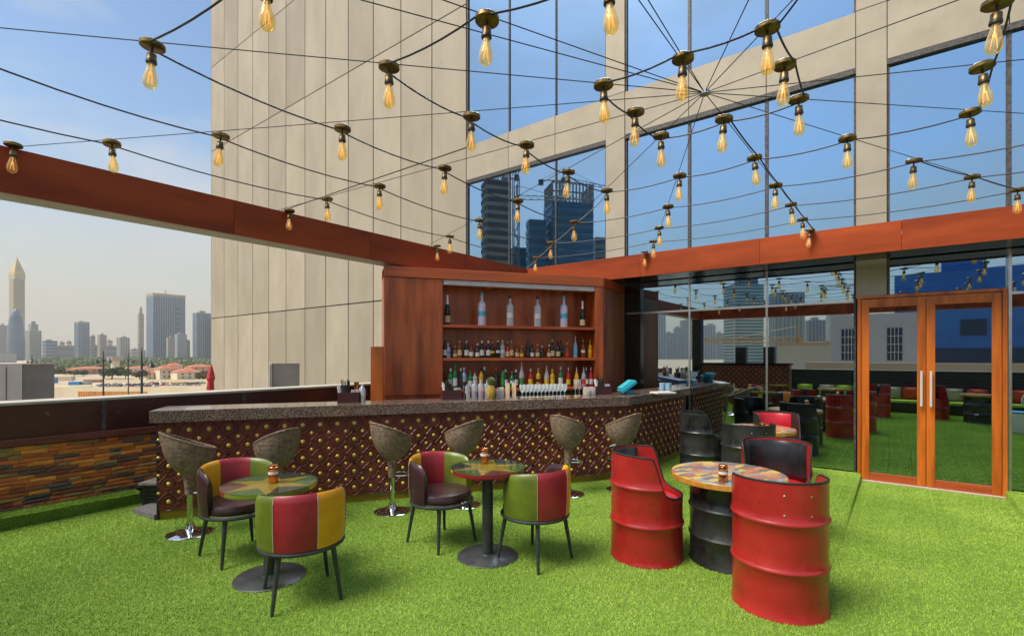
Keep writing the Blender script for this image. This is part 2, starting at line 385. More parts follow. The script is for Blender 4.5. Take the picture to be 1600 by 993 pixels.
spread('artificial_grass', SX+.01, SX2-.01, SV, WALL-.02, -DZ/2+.001, (math.atan2(-DZ, WALL-SV), 0, 0))
spread('artificial_grass', SX2, U1, SV, WALL-.02, .001)
spread('edge_grass', -.15, .15, SV, WALL-.05, -.15, (0, PI/2, 0)).location = (SX+.001, (SV+WALL)/2, -.150)
spread('edge_grass', -.15, .15, SV, WALL-.05, -.15, (0, -PI/2, 0)).location = (SX2-.001, (SV+WALL)/2, -.150)
# grass kerb along the stone wall
kz = .13
struct(MB().prism([(-6.85, -1.6), (-6.53, -1.6), (-6.66, 1.9), (-6.85, 1.9)], 0, kz).obj('turf_kerb', turfb))
spread('kerb_grass', -6.85, -6.57, -1.5, 1.86, kz)
spread('kerb_grass', -.15+.085, .15+.085, -1.7, 1.7, 0, (0, PI/2, math.radians(2.1))).location = (-6.59, .15, .02)

# ------------------------------------------------------------------ stone clad parapet on the left
pw = thing('parapet_wall', 'low wall of rusty stacked ledge stones under a maroon metal band', 'wall', (U0, 0, 0))
MB().bx(-.30, -.05, -2.0, WALL-.03, -.09, 1.15).obj('core', M['backing'], pw)
MB().bx(-.045, -.022, -2.0, WALL-.03, 0, .748).obj('stone_backing', mat('stone_joint', (.03, .018, .01)), pw)
z = .14; stmesh = []
for k in range(22):
    L_ = random.choice([.07, .10, .13, .16, .20, .26]); b = MB()
    nx = 5
    def P(i, j): 
        return (-.02+.028+ random.uniform(-.007, .007) if 0 < i < nx-1 and j == 1 else -.02+.018, (i/(nx-1)-.5)*L_*.985, (j/2-.5)*.039)
    b.grid(P, nx, 3)
    n0 = len(b.v)
    b.bx(-.024, -.002, -L_*.49, L_*.49, -.019, .019)
    stmesh.append((L_, b.mesh('stone', STONES[k % len(STONES)])))
row = 0
while z < .735:
    y = -.45+random.random()*.2
    while y < 2.12:
        L_, me = random.choice(stmesh)
        o = inst(me, 'stone', pw, (random.uniform(-.006, .004), y+L_/2, z)); o.scale.z = 1.0
        y += L_
    z += .0415; row += 1
MB().bx(-.06, .035, -2.0, WALL-.03, .75, .82).obj('ledge', M['ledge'], pw, bevel=.006)
ys = [-1.98, .17, 1.62, 3.1, 4.6, 6.1, WALL-.04]
for a, b_ in zip(ys, ys[1:]):
    MB().bx(-.045, -.012, a+.006, b_-.006, .822, 1.15).obj('metal_panel', M['maroon'], pw)
    MB().bx(-.04, -.016, b_-.02, b_+.02, .825, 1.148).obj('joint_strip', M['mullion'], pw).location.x = .009
MB().bx(-.34, .0, -2.0, WALL-.03, 1.152, 1.18).obj('cap', M['cap'], pw, bevel=.004)
# ------------------------------------------------------------------ the tower beside the terrace
tw = thing('hotel_tower', 'tall tower clad in beige panels with a mirrored window grid beside the terrace', 'building', (0, WALL, 0))
XL, XC, XR, TOP = -21.6, -7.85, 9.5, 36
MB().bx(XL+.02, XR, .12, 16, -19.9, TOP).obj('core', M['backing'], tw)
rows = [-19.9, -.20, 3.11, 6.42, 9.73, 13.06, 16.4, 19.7, 23.0, 28, TOP]
cols = [XL]+[XC-1.145*k for k in range(11, -1, -1)]
meshes = {}
for a, b_ in zip(cols, cols[1:]):
    for c, d in zip(rows, rows[1:]):
        k = (round(b_-a, 2), round(d-c, 2))
        if k not in meshes: meshes[k] = MB().bx(-k[0]/2+.016, k[0]/2-.016, 0, .06, -k[1]/2+.016, k[1]/2-.016).mesh('wall_panel', M['clad'])
        o = inst(meshes[k], 'wall_panel', tw, ((a+b_)/2, 0, (c+d)/2))
MB().bx(XL-.03, XL+.0, 0, 16, -19.9, TOP).obj('side_wall', M['clad'], tw)
zones = [('g', 0.0, 2.40), ('g', 2.40, 5.66), ('s', 5.66, 6.45), ('g', 6.45, 12.28), ('s', 12.28, 13.07), ('g', 13.07, 18.9), ('s', 18.9, 19.7), ('g', 19.7, 25.5), ('s', 25.5, 26.3), ('g', 26.3, 32), ('s', 32, TOP)]
mods = [([-7.85, -6.63, -5.44, -4.31], -3.93), ([-3.93, -2.775, -1.59, -.45], -.10), ([-.10, 1.09, 2.25, 3.40], 3.75), ([3.75, 4.92, 6.1, 7.25], 7.6)]
for ci, (xs, xe) in enumerate(mods):
    for kind, z0, z1 in zones:
        for a, b_ in zip(xs, xs[1:]):
            if kind == 'g':
                if ci == 2 and z0 == 0 and a < 1: continue
                MB().bx(a+.012, b_-.012, .05, .08, z0+.012, z1-.012).obj('window_pane', M['pane_low' if z0 < 2 else 'pane'], tw)
            else:
                MB().bx(a+.006, b_-.006, 0, .06, z0+.008, z1-.008).obj('spandrel_panel', M['clad2'], tw)
        if kind == 's':
            MB().bx(xs[0], xs[-1], -.008, .055, z0-.075, z0-.002).obj('head_frame', M['mullion'], tw)
    for x in xs[1:-1]:
        for kind, z0, z1 in zones:
            if kind != 'g': continue
            if z0 < 2: MB().bx(x-.013, x+.013, .034, .049, 0, 2.94).obj('mullion', M['steel'], tw); z0 = 2.95
            elif z0 < 3: z0 = 2.95
            hwm = .016 if ci == 0 else .024
            if z1 > 2.96: MB().bx(x-hwm, x+hwm, .026, .049, z0+.002, z1-.06).obj('mullion', M['mullion'], tw)
    MB().bx(xs[0]+.0, xs[0]+.03, .018, .049, 0 if ci != 2 else 2.46, TOP-4.1).obj('mullion', M['mullion'], tw)
    MB().bx(xs[-1]-.025, xs[-1]-.0, .018, .049, 0 if ci != 1 else 0.0, TOP-4.1).obj('mullion', M['mullion'], tw)
    MB().bx(xs[0], xs[-1], .028, .049, 2.385, 2.415).obj('transom', M['steel'], tw)
    zz = [2.42 if ci == 1 else 2.97, 6.45, 13.07, 19.7, 26.3, TOP]
    for c, d in zip(zz, zz[1:]): MB().bx(xs[-1]+.004, xe-.004, -.012, .06, c+.006, d-.006).obj('column_panel', M['clad2'], tw)
# black granite lower column and pier
MB().bx(-4.31, -3.62, -.02, .045, 0, 2.385).obj('granite_pier', M['granite_b'], tw)
MB().bx(-4.31, -3.62, -.02, .045, 2.42, 2.96).obj('granite_pier', M['granite_b'], tw)
MB().bx(3.41, 3.74, -.012, .06, 0, 2.96).obj('column_panel', M['clad2'], tw)
# ---- doors
dr = MB()
D0, D1, DT, DB = -.385, 1.02, 2.40, -.07
fr = MB(); fr.bx(D0-.045, D0-.004, -.05, .08, DB, DT+.02); fr.bx(D1+.004, D1+.05, -.05, .08, DB, DT+.02); fr.bx(D0-.045, D1+.05, -.048, .078, DT+.021, DT+.06)
fr.obj('door_frame', M['doorw'], tw, bevel=.003)
MB().bx(D1+.055, D1+.085, -.055, .06, DB, DT+.5).obj('door_jamb_strip', M['steel'], tw)
MB().bx(D0-.06, D1+.06, -.10, .05, DB-.02, DB-.001).obj('door_sill', mat('pink_sill', (.45, .33, .27), (.55, .42, .35), 12, .5), tw)
mid = (D0+D1)/2-.01
for x0, x1, hs_ in ((D0, mid-.003, 1), (mid+.003, D1, -1)):
    st_ = .088; lf = MB()
    lf.bx(x0, x0+st_, -.035, .02, DB+.004, DT+.012); lf.bx(x1-st_, x1, -.035, .02, DB+.004, DT+.012)
    leaf = lf.obj('door_leaf', M['doorw'], tw, bevel=.004)
    MB().bx(x0+st_+.001, x1-st_-.001, -.033, .018, DB+.004, DB+.10).obj('bottom_rail', M['woodRh'], leaf)
    MB().bx(x0+st_+.001, x1-st_-.001, -.033, .018, DT-.10, DT+.012).obj('top_rail', M['doorw'], leaf)
    MB().bx(x0+st_-.005, x1-st_+.005, -.01, .005, DB+.09, DT-.09).obj('pane', M['pane_low'], leaf)
    hx = (x1-.045) if hs_ == 1 else (x0+.045)
    hb = MB(); hb.tube([(hx, -.085, .98), (hx, -.085, 1.44)], .014, 10)
    for zz_ in (1.04, 1.38): hb.tube([(hx, -.085, zz_), (hx, -.03, zz_)], .008, 8)
    hb.obj('handle', M['handle'], leaf, smooth=True)

# ------------------------------------------------------------------ beams (pergola ring)
pg = thing('pergola_frame', 'stained timber beam frame running round the terrace overhead', 'pergola', (0, 0, 0))
BV, BU = 7.83, -5.65; BB, BT = 2.94, 3.31; VB, UR = -1.55, 3.75
# facade beam: front boards + granite soffit
xs = [-5.65, -3.35, -1.55, .05, 1.75, 3.75]
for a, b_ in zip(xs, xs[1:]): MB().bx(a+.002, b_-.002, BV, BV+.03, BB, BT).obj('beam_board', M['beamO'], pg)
MB().bx(BU, UR, BV+.031, WALL-.04, BB+.012, BB+.04).obj('beam_soffit', M['granite_b'], pg)
MB().bx(BU, UR, BV+.031, WALL-.15, BT-.03, BT-.004).obj('beam_top', M['backing'], pg)
ys = [VB, .62, 2.45, 4.2, 6.1, BV+.03]
for a, b_ in zip(ys, ys[1:]): MB().bx(BU-.03, BU, a+.002, b_-.002, BB, BT).obj('beam_board', M['beamShade'], pg)
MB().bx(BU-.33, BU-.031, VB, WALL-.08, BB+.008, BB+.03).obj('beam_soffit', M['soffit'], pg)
MB().bx(BU-.33, BU-.031, VB, WALL-.08, BB+.031, BT-.004).obj('beam_core', M['beamShade'], pg)
MB().bx(BU-.33, UR+.3, VB-.33, VB-.002, BB, BT).obj('beam', M['beamShade'], pg)
MB().bx(UR, UR+.33, VB, WALL-.08, BB, BT).obj('beam', M['beamShade'], pg)
for x, y in ((BU-.16, VB-.17), (UR+.17, VB-.17)):
    MB().bx(x-.16, x+.16, y-.16, y+.155, -.09, BB-.003).obj('post', M['granite_b'], pg)

# ------------------------------------------------------------------ the bar
BAR0 = Vector((-5.83, 1.81, 0)); BL = 5.316
bar = thing('bar_counter', 'angled bar counter with brown granite top and carved maroon front dotted with brass studs', 'bar counter', BAR0, ANG)
Rinv = Matrix.Rotation(-ANG, 3, 'Z')
def loc(p): return Rinv @ (Vector(p)-BAR0)
E2 = BAR0+EX*BL; E3 = Vector((E2.x+.06, WALL-.03, 0))
HB = .975
e2, e3 = loc(E2), loc(E3)
rdir = (e3-e2).normalized(); rn = Vector((-rdir.y, rdir.x, 0)); RL = (e3-e2).length
# body
ib = e2+rn*.42; jb = e3+rn*.42
kx = (ib.x*1)-(ib.y-.42)*rdir.x/rdir.y
inner = (kx, .42)
MB().prism([(0, .012), (e2.x-.01, .012), (e3.x-.012, e3.y), (jb.x, jb.y), inner, (0, .42)], .09, HB).obj('body', M['backing'], bar)
MB().prism([(.004, .014), (e2.x-.012, .014), (e3.x-.014, e3.y), (jb.x, jb.y), inner, (.004, .42)], -.001, .088).obj('plinth', M['kick'], bar)
MB().bx(-.012, -.001, .0, .43, -.001, HB).obj('end_panel', M['maroon'], bar)
MB().bx(-.014, .0, -.012, .002, -.001, HB).obj('corner_trim', M['black'], bar)
# worktop
o_ = .06
ro = e2-rn*o_; ang_r = math.atan2(rdir.y, rdir.x)
cx_ = ro.x+(-o_-ro.y)*rdir.x/rdir.y
ca = (cx_, -o_); cbp = (inner[0]-.03, .45); re = e3-rn*o_; ri_ = e3+rn*.45
seg = on_line(706, BAR0)[0]
MB().prism([(-.06, -o_), (seg-.002, -o_), (seg-.002, .45), (-.06, .45)], HB, HB+.12).obj('worktop', M['granite'], bar, bevel=.004)
MB().prism([(seg+.002, -o_), ca, cbp, (seg+.002, .45)], HB, HB+.12).obj('worktop', M['granite'], bar, bevel=.004)
MB().prism([(ca[0]+.003, ca[1]+.003), (re.x, re.y), (ri_.x, ri_.y), (cbp[0]+.003, cbp[1]+.003)], HB, HB+.12).obj('worktop', M['granite'], bar, bevel=.004)
MB().bx(.9, 4.3, .455, .60, HB-.12, HB+.098).obj('bar_mat', mat('blue_bar_mat', (.10, .16, .34), (.16, .24, .45), 8, .5), bar)
# carved tiles
TS = .1772
def carved():
    b = MB(); h = TS/2
    b.bx(-h, h, -.004, .012, -h, h)
    def ring(cx, cz, pts, r0, r1, d0, d1, a0=0, closed=True):
        n_ = pts; vs = []
        for k in range(n_):
            a = a0+2*PI*k/n_
            for r_, dd in ((r0, -.004), (r0-.004, d0), (r1+.003, d0), (r1, d1)):
                vs.append((cx+r_*math.cos(a), -dd if dd > 0 else -.0041, cz+r_*math.sin(a)))
        fs = []
        for k in range(n_):
            k2 = (k+1) % n_
            for q in range(3): fs.append((k*4+q, k2*4+q, k2*4+q+1, k*4+q+1))
        b.add(vs, fs)
    ring(0, 0, 8, .060, .043, .017, .006, PI/8)
    for sx in (-1, 1):
        for sz in (-1, 1):
            # scalloped diagonal ridges round each corner stud
            p = [(sx*h, sz*(h-.072)), (sx*(h-.022), sz*(h-.052)), (sx*(h-.036), sz*(h-.036)), (sx*(h-.052), sz*(h-.022)), (sx*(h-.072), sz*h)]
            b.tube([(x_, -.009, z_) for x_, z_ in p], .0065, 4, caps=False)
        b.tube([(sx*h, -.009, -.02), (sx*h, -.009, .02)], .006, 4)
        b.tube([(-.021, -.009, sx*h), (.021, -.009, sx*h)], .007, 4)
    return b.mesh('carved_tile', M['tile'])
tile_me = carved()
def stud_me(r):
    b = MB(); Mx = Matrix.Rotation(PI/2, 3, 'X')
    b.lathe([(r*1.25, 0), (r*1.2, .004), (r, .005), (r*.92, r*.42), (r*.6, r*.8), (r*.12, r*.98)], 10, (0, 0, 0), True, Mx)
    return b.mesh('stud', M['brass'], True)
sbig, ssml = stud_me(.019), stud_me(.0145)
studs = []
def face_tiles(org, dr_, ang_, n_):
    for i in range(n_):
        for j in range(5):
            x = (i+.5)*TS; zc = .092+(j+.5)*TS
            p = org+dr_*x
            o = inst(tile_me, 'carved_tile', bar, (p.x, p.y, zc), ang_)
            studs.append((sbig, p.x, p.y, zc, ang_, .006)); q = org+dr_*(x-TS/2)
            if i > 0 or True: studs.append((ssml, q.x, q.y, zc+TS/2 if j < 4 else None, ang_, .005))
nf = int(BL/TS)
face_tiles(Vector((0, 0, 0)), Vector((1, 0, 0)), 0, 30)
face_tiles(Vector((e2.x, 0, 0)), rdir, ang_r, int(RL/TS))
cnt = 0; rest = MB()
for me, x, y, zc, a_, off in studs:
    if zc is None: continue
    if cnt < 288:
        o = inst(me, 'stud', bar, (x+math.sin(a_)*off, y-math.cos(a_)*off, zc), a_); cnt += 1
    else:
        Mx = Matrix.Rotation(a_, 3, 'Z') @ Matrix.Rotation(PI/2, 3, 'X'); r = .019 if me is sbig else .0145
        rest.lathe([(r*1.2, .004), (r, .005), (r*.8, r*.6), (r*.12, r*.98)], 8, (x+math.sin(a_)*off, y-math.cos(a_)*off, zc), True, Mx)
stuff(rest.obj('stud_field', M['brass'], bar, True))

# ------------------------------------------------------------------ back bar cabinet
BB0 = Vector((-5.73, 4.5, 0))
bb = thing('back_bar_cabinet', 'tall red wooden back bar with three open shelves full of bottles', 'cabinet', BB0, ANG)
OL, OR_ = .836, 3.325; DEP = .42; CT = 2.905
MB().bx(0, OL-.002, 0, .03, 1.07, 2.75).obj('side_panel', M['woodR'], bb, bevel=.004)
MB().bx(0, OL-.002, .02, .035, .0, 1.066).obj('lower_panel', M['woodR'], bb)
MB().bx(0, 3.47, -.018, .03, 2.755, CT).obj('fascia', M['woodRh'], bb, bevel=.004)
MB().bx(OR_+.005, 3.47, -.01, .03, .0, 2.752).obj('post', M['woodR'], bb, bevel=.004)
MB().bx(0, 3.47, DEP, DEP+.03, 0, CT).obj('back_panel', M['woodR'], bb)
MB().bx(OL-.03, OL-.001, .032, DEP-.002, 0, 2.75).obj('inner_side', M['woodR'], bb)
MB().bx(OR_+.006, OR_+.03, .032, DEP-.002, 0, 2.75).obj('inner_side', M['woodR'], bb)
MB().bx(0, .03, .036, DEP-.002, 0, 2.75).obj('end_panel', M['woodR'], bb)
MB().bx(0, 3.47, .032, DEP+.03, CT-.03, CT-.002).obj('top_board', M['woodR'], bb)
MB().bx(OL+.01, OR_-.002, .0, .10, 2.675, 2.75).obj('shutter_box', mat('shutter_grey', (.42, .38, .42), (.52, .48, .52), 6, .35, st=(1, 3, 3)), bb, bevel=.01)
for zt in (2.093, 1.603):
    MB().bx(OL+.003, OR_, .004, DEP-.004, zt-.042, zt-.001).obj('shelf', M['woodRh'], bb, bevel=.003)
MB().bx(OL+.003, OR_, -.10, DEP-.004, 1.10, 1.14).obj('shelf', M['woodRh'], bb, bevel=.003)
MB().bx(OL+.003, OR_, .0, .02, 0, 1.09).obj('lower_doors', M['backing'], bb)
MB().bx(1.5, 1.6, .005, .02, 2.652, 2.674).obj('shutter_latch', M['beamShade'], bb)
MB().bx(2.65, 2.76, .005, .02, 2.652, 2.674).obj('shutter_latch', M['beamShade'], bb)
# orange end board and return panel
eb = MB(); q = G(589, 555)if False else None
s_, t_ = on_line(589.5, BB0, -.3)
pb = BB0+EN*(-.3)+EX*s_
MB().box((0, 0, .88), (.17, .04, 1.76)).obj('end_board', M['doorw'], None, loc=(pb.x, pb.y, 0), rz=YAW, bevel=.004)
o = COL.objects[-1]
ob = [x for x in COL.objects if x.name.startswith('end_board')][0]
tag(ob, 'narrow upright orange wooden board left of the back bar cabinet', 'board')
p1 = BB0+EX*3.475; p2 = Vector((-3.93, WALL-.06, 0))
rt = thing('return_panel', 'stained wood panel with dark smudges between back bar and black pier', 'panel')
dd = (p2-p1); 
MB().box(((p1.x+p2.x)/2, (p1.y+p2.y)/2, 1.37), (dd.length-.01, .03, 2.74), math.atan2(dd.y, dd.x)).obj('board', mat('smoky_wood', (.03, .008, .004), (.25, .07, .02), 1.6, .4, 0, .05, 9, (3, 3, .5), lo=.30, hi=.55, detail=8), rt)
MB().box(((p1.x+p2.x)/2, (p1.y+p2.y)/2, 2.83), (dd.length-.01, .04, .15), math.atan2(dd.y, dd.x)).obj('top_rail', M['beamShade'], rt)

# ------------------------------------------------------------------ bottles
PROF = {
 'wine': [(.95, 0), (1, .02), (1, .58), (.92, .66), (.45, .75), (.36, .80), (.34, .97), (.38, .98), (.38, 1)],
 'champ': [(.9, 0), (1, .03), (1, .42), (.9, .55), (.5, .70), (.36, .82), (.34, .95), (.42, .97), (.36, 1)],
 'vodka': [(.95, 0), (1, .02), (1, .62), (.9, .68), (.5, .73), (.36, .76), (.36, .92), (.40, .93), (.40, 1)],
 'squat': [(.9, 0), (1, .04), (1, .45), (.85, .56), (.45, .64), (.36, .68), (.36, .86), (.42, .87), (.42, 1)],
 'tall': [(.9, 0), (1, .02), (1, .50), (.80, .60), (.42, .72), (.28, .84), (.16, .86), (.14, 1)],
}
BG = {'green': glassy('green_bottle_glass', (.02, .22, .06), .7), 'dark': glassy('dark_bottle_glass', (.010, .012, .010), .93), 'clear': glassy('pale_bottle_glass', (.75, .80, .84), .35),
      'frost': glassy('frosted_bottle_glass', (.62, .62, .76), .72, .3), 'brown': glassy('whisky_bottle_glass', (.22, .07, .015), .75), 'yellow': glassy('yellow_bottle_glass', (.65, .36, .01), .8), 'blue': glassy('blue_bottle_glass', (.35, .50, .72), .65),
      'red': glassy('red_bottle_glass', (.45, .02, .012), .8)}
LB = {k: mat(k+'_bottle_label', c, tuple(x*.55 for x in c), 60, .5) for k, c in dict(white=(.75, .73, .68), cream=(.65, .52, .28), yellow=(.75, .52, .03), black=(.03, .03, .03), blue=(.10, .42, .62), green=(.05, .28, .08), red=(.55, .04, .03)).items()}
CP = {k: mat(k+'_cap', c, None, rough=.35, metal=.2) for k, c in dict(black=(.02, .02, .02), silver=(.55, .55, .55), gold=(.5, .36, .10), blue=(.04, .38, .65), white=(.75, .74, .7), red=(.5, .03, .02), yellow=(.7, .5, .03), green=(.02, .25, .06)).items()}
bcache = {}
def bottle(pos, style, gl, lb, cp, h, r, label, group, rzz=0):
    root = thing('bottle', label, 'bottle', pos, rzz, group)
    k = (style, gl, lb, cp, round(h, 2), round(r, 3))
    if k not in bcache:
        pr = [(a*r, z_*h) for a, z_ in PROF[style]]
        zc = {'champ': .62, 'tall': .84}.get(style, pr[-3][1]/h-.01)
        caps = MB().lathe([((a+.03)*r, z_*h) for a, z_ in PROF[style] if z_ >= zc] if style != 'wine' else [(.40*r, .86*h), (.40*r, 1.003*h)], 10)
        lo, hi = {'champ': (.08, .30), 'wine': (.14, .46), 'vodka': (.28, .44), 'squat': (.10, .38), 'tall': (.12, .38)}[style]
        bcache[k] = (MB().lathe(pr, 14).mesh('body', BG[gl], True), MB().lathe([(r*1.015, lo*h), (r*1.015, hi*h)], 14, caps=False).mesh('label', LB[lb], True), caps.mesh('cap', CP[cp], True))
    for me, nm in zip(bcache[k], ('body', 'label', 'cap')): inst(me, nm, root)
COLW = {'frost': 'frosted', 'clear': 'clear', 'dark': 'black', 'green': 'green', 'brown': 'amber', 'yellow': 'yellow', 'blue': 'pale blue', 'red': 'red'}
def shelf_row(lst, z_, dep, where, group):
    n_ = len(lst)
    for i, (px, py, st_, gl, lb, cp, r) in enumerate(lst):
        s_, t_ = on_line(px, BB0, dep); s_ = min(max(s_, OL+.035+r*.2), OR_-.03); p = BB0+EN*dep+EX*s_; h = Hh(py, t_)-z_
        bottle((p.x, p.y, z_), st_, gl, lb, cp, h, r, '%s glass bottle with %s label, %s from left on the %s' % (COLW[gl], lb, ORD[i], where), group, random.random()*6)
shelf_row([(699, 461, 'champ', 'dark', 'cream', 'white', .045), (753, 457, 'vodka', 'frost', 'blue', 'blue', .06), (797, 462, 'vodka', 'clear', 'white', 'black', .055),
           (840, 464, 'vodka', 'clear', 'white', 'black', .055), (881, 462, 'vodka', 'frost', 'blue', 'blue', .06), (910, 470, 'champ', 'dark', 'cream', 'white', .045)], 2.094, .14, 'top shelf', 'large display bottles on the top shelf')
mid_ = [(695, 531, 'wine', 'dark', 'white', 'black'), (700, 536, 'vodka', 'frost', 'blue', 'white'), (711, 540, 'squat', 'brown', 'cream', 'gold'), (718, 532, 'wine', 'brown', 'cream', 'gold'), (729, 532, 'wine', 'dark', 'white', 'silver'),
 (736, 533, 'squat', 'brown', 'white', 'red'), (746, 536, 'squat', 'dark', 'white', 'silver'), (753, 532, 'wine', 'dark', 'white', 'white'), (763, 532, 'wine', 'dark', 'white', 'white'), (769, 534, 'vodka', 'dark', 'yellow', 'gold'),
 (778, 532, 'vodka', 'dark', 'white', 'white'), (785, 531, 'vodka', 'clear', 'white', 'silver'), (793, 533, 'squat', 'red', 'cream', 'gold'), (799, 532, 'wine', 'brown', 'cream', 'gold'), (808, 537, 'squat', 'brown', 'cream', 'red'),
 (815, 540, 'squat', 'brown', 'yellow', 'gold'), (825, 531, 'wine', 'dark', 'black', 'black'), (831, 537, 'squat', 'dark', 'white', 'black'), (840, 537, 'squat', 'brown', 'cream', 'gold'), (847, 540, 'squat', 'dark', 'black', 'silver'),
 (858, 538, 'squat', 'brown', 'cream', 'silver'), (863, 530, 'squat', 'dark', 'cream', 'gold'), (872, 533, 'squat', 'dark', 'cream', 'black'), (877, 532, 'vodka', 'dark', 'black', 'black'), (886, 535, 'squat', 'brown', 'red', 'gold'),
 (899, 525, 'tall', 'blue', 'blue', 'silver'), (911, 531, 'vodka', 'brown', 'white', 'gold'), (923, 531, 'vodka', 'yellow', 'yellow', 'gold')]
shelf_row([a+(.036,) for a in mid_], 1.604, .12, 'middle shelf', 'spirit bottles on the middle shelf')
low_ = [(704, 575, 'wine', 'green', 'white', 'white'), (711, 570, 'wine', 'green', 'white', 'green'), (720, 575, 'wine', 'dark', 'black', 'silver'), (725, 574, 'vodka', 'blue', 'white', 'white'), (735, 580, 'wine', 'green', 'white', 'green'),
 (742, 580, 'vodka', 'clear', 'white', 'red'), (752, 575, 'wine', 'yellow', 'yellow', 'black'), (757, 573, 'wine', 'dark', 'black', 'silver'), (775, 574, 'wine', 'dark', 'black', 'red'), (786, 572, 'wine', 'green', 'green', 'black'),
 (790, 577, 'wine', 'dark', 'white', 'silver'), (800, 580, 'vodka', 'green', 'white', 'gold'), (806, 577, 'wine', 'dark', 'white', 'white'), (815, 565, 'tall', 'clear', 'green', 'silver'), (829, 576, 'wine', 'red', 'yellow', 'silver'),
 (841, 575, 'vodka', 'yellow', 'black', 'silver'), (854, 571, 'tall', 'clear', 'yellow', 'silver'), (863, 576, 'wine', 'yellow', 'yellow', 'yellow'), (876, 573, 'wine', 'green', 'white', 'silver'), (888, 573, 'tall', 'red', 'yellow', 'silver'),
 (901, 573, 'tall', 'yellow', 'yellow', 'silver'), (912, 573, 'tall', 'clear', 'red', 'silver'), (916, 573, 'tall', 'dark', 'white', 'silver'), (923, 573, 'tall', 'red', 'white', 'silver')]
shelf_row([a+(.037,) for a in low_], 1.141, .06, 'lowest shelf', 'bar bottles with pourers on the lowest shelf')

# ------------------------------------------------------------------ things on the worktop
WT = HB+.121
def on_bar(px, d=.27):
    s_, t_ = on_line(px, BAR0, d); p = BAR0+EN*d+EX*s_; return Vector((p.x, p.y, WT)), t_
def caddy(px, label, d=.30, green=False):
    p, t_ = on_bar(px, d); c = thing('napkin_caddy', label, 'caddy', p, ANG, 'bar caddies on the granite worktop')
    b = MB(); b.bx(-.12, .12, -.06, -.05, 0, .115); b.bx(-.12, .12, .05, .06, 0, .115); b.bx(-.12, -.11, -.049, .049, 0, .115); b.bx(.11, .12, -.049, .049, 0, .115)
    b.bx(-.109, .109, -.049, .049, 0, .008); b.bx(.02, .03, -.049, .049, .01, .11)
    b.obj('holder', mat('caddy_brown', (.06, .014, .014), rough=.45), c)
    n_ = MB()
    for k in range(6): n_.box((.075+random.uniform(-.02, .02), random.uniform(-.03, .03), .08), (.05, .012, .12), random.uniform(-.5, .5))
    n_.obj('napkins', M['whitep'], c)
    cup = MB(); cup.lathe([(.03, .01), (.042, .19)], 12, (-.03, 0, 0), False); cup.obj('straw_cup', M['black'], c)
    s1 = MB(); s2 = MB()
    for k in range(14):
        a = random.random()*6.28; q_ = MB
        (s1 if k % 3 else s2).tube([(-.03+.02*math.cos(a), .02*math.sin(a), .05), (-.03+.05*math.cos(a), .05*math.sin(a), random.uniform(.22, .27))], .004, 5)
    s1.obj('straws', M['black'], c); s2.obj('coloured_straws', CP['green'] if green else M['black'], c)
    s3 = MB()
    for k in range(8): s3.tube([(-.08+random.uniform(-.01, .01), random.uniform(-.03, .03), .02), (-.10+random.uniform(-.03, .02), random.uniform(-.04, .04), random.uniform(.16, .22))], .006, 5)
    s3.obj('stirrers', M['whitep'], c)
caddy(544, 'brown napkin and straw caddy standing at the left of the bar top')
caddy(705, 'brown caddy with black and turquoise straws in front of the shelves', green=True)
caddy(941, 'brown napkin caddy near the corner of the bar by the wooden post', d=.40)
def simple(px, name, label, cat, prof, m, d=.27, extra=None, n=12, group=None):
    p, t_ = on_bar(px, d); c = thing(name, label, cat, p, 0, group)
    MB().lathe(prof, n).obj('body', m, c, True)
    if extra:
        for nm, pr, mm in extra: MB().lathe(pr, n).obj(nm, mm, c, True)
    return c
shk = [(.036, 0), (.046, .13), (.044, .135)]
simple(566, 'cocktail_shaker', 'steel cocktail shaker beside the left caddy on the bar top', 'shaker', shk, M['steel'], .30, [('lid', [(.044, .136), (.03, .17), (.018, .175), (.016, .20)], M['chrome'])])
simple(557, 'pourer_jug', 'small copper toned jug squeezed behind the left caddy', 'jug', [(.03, 0), (.038, .06), (.022, .12), (.026, .20), (.03, .23)], M['copper'], .38)
simple(727, 'pepper_mill', 'dark turned pepper mill right of the turquoise straw caddy', 'mill', [(.03, 0), (.034, .04), (.02, .09), (.026, .13), (.018, .16), (.032, .18), (.03, .22), (.008, .24)], M['black'], .25)
for i, (px, c_) in enumerate([(733, 'yellow'), (744, 'dark'), (754, 'red'), (764, 'red')]):
    nmc = ['pale lemon syrup', 'black syrup', 'bright red syrup', 'deep orange red syrup'][i]
    simple(px-3, 'mixer_jug', 'clear square bottle of %s, %s in the row left of the pineapple' % (nmc, ORD[i]), 'bottle', [(.036, 0), (.038, .16), (.03, .19)], BG['clear'], .25,
           [('liquid', [(.033, .004), (.034, .10 if i else .05)], mat('syrup_%d' % i, [(.6, .5, .12), (.015, .008, .01), (.5, .03, .015), (.40, .06, .015)][i], rough=.2)), ('spout', [(.014, .19), (.010, .23), (.02, .24)], CP['green'] if i == 0 else M['chrome'])], group='mixer bottles beside the pineapple')
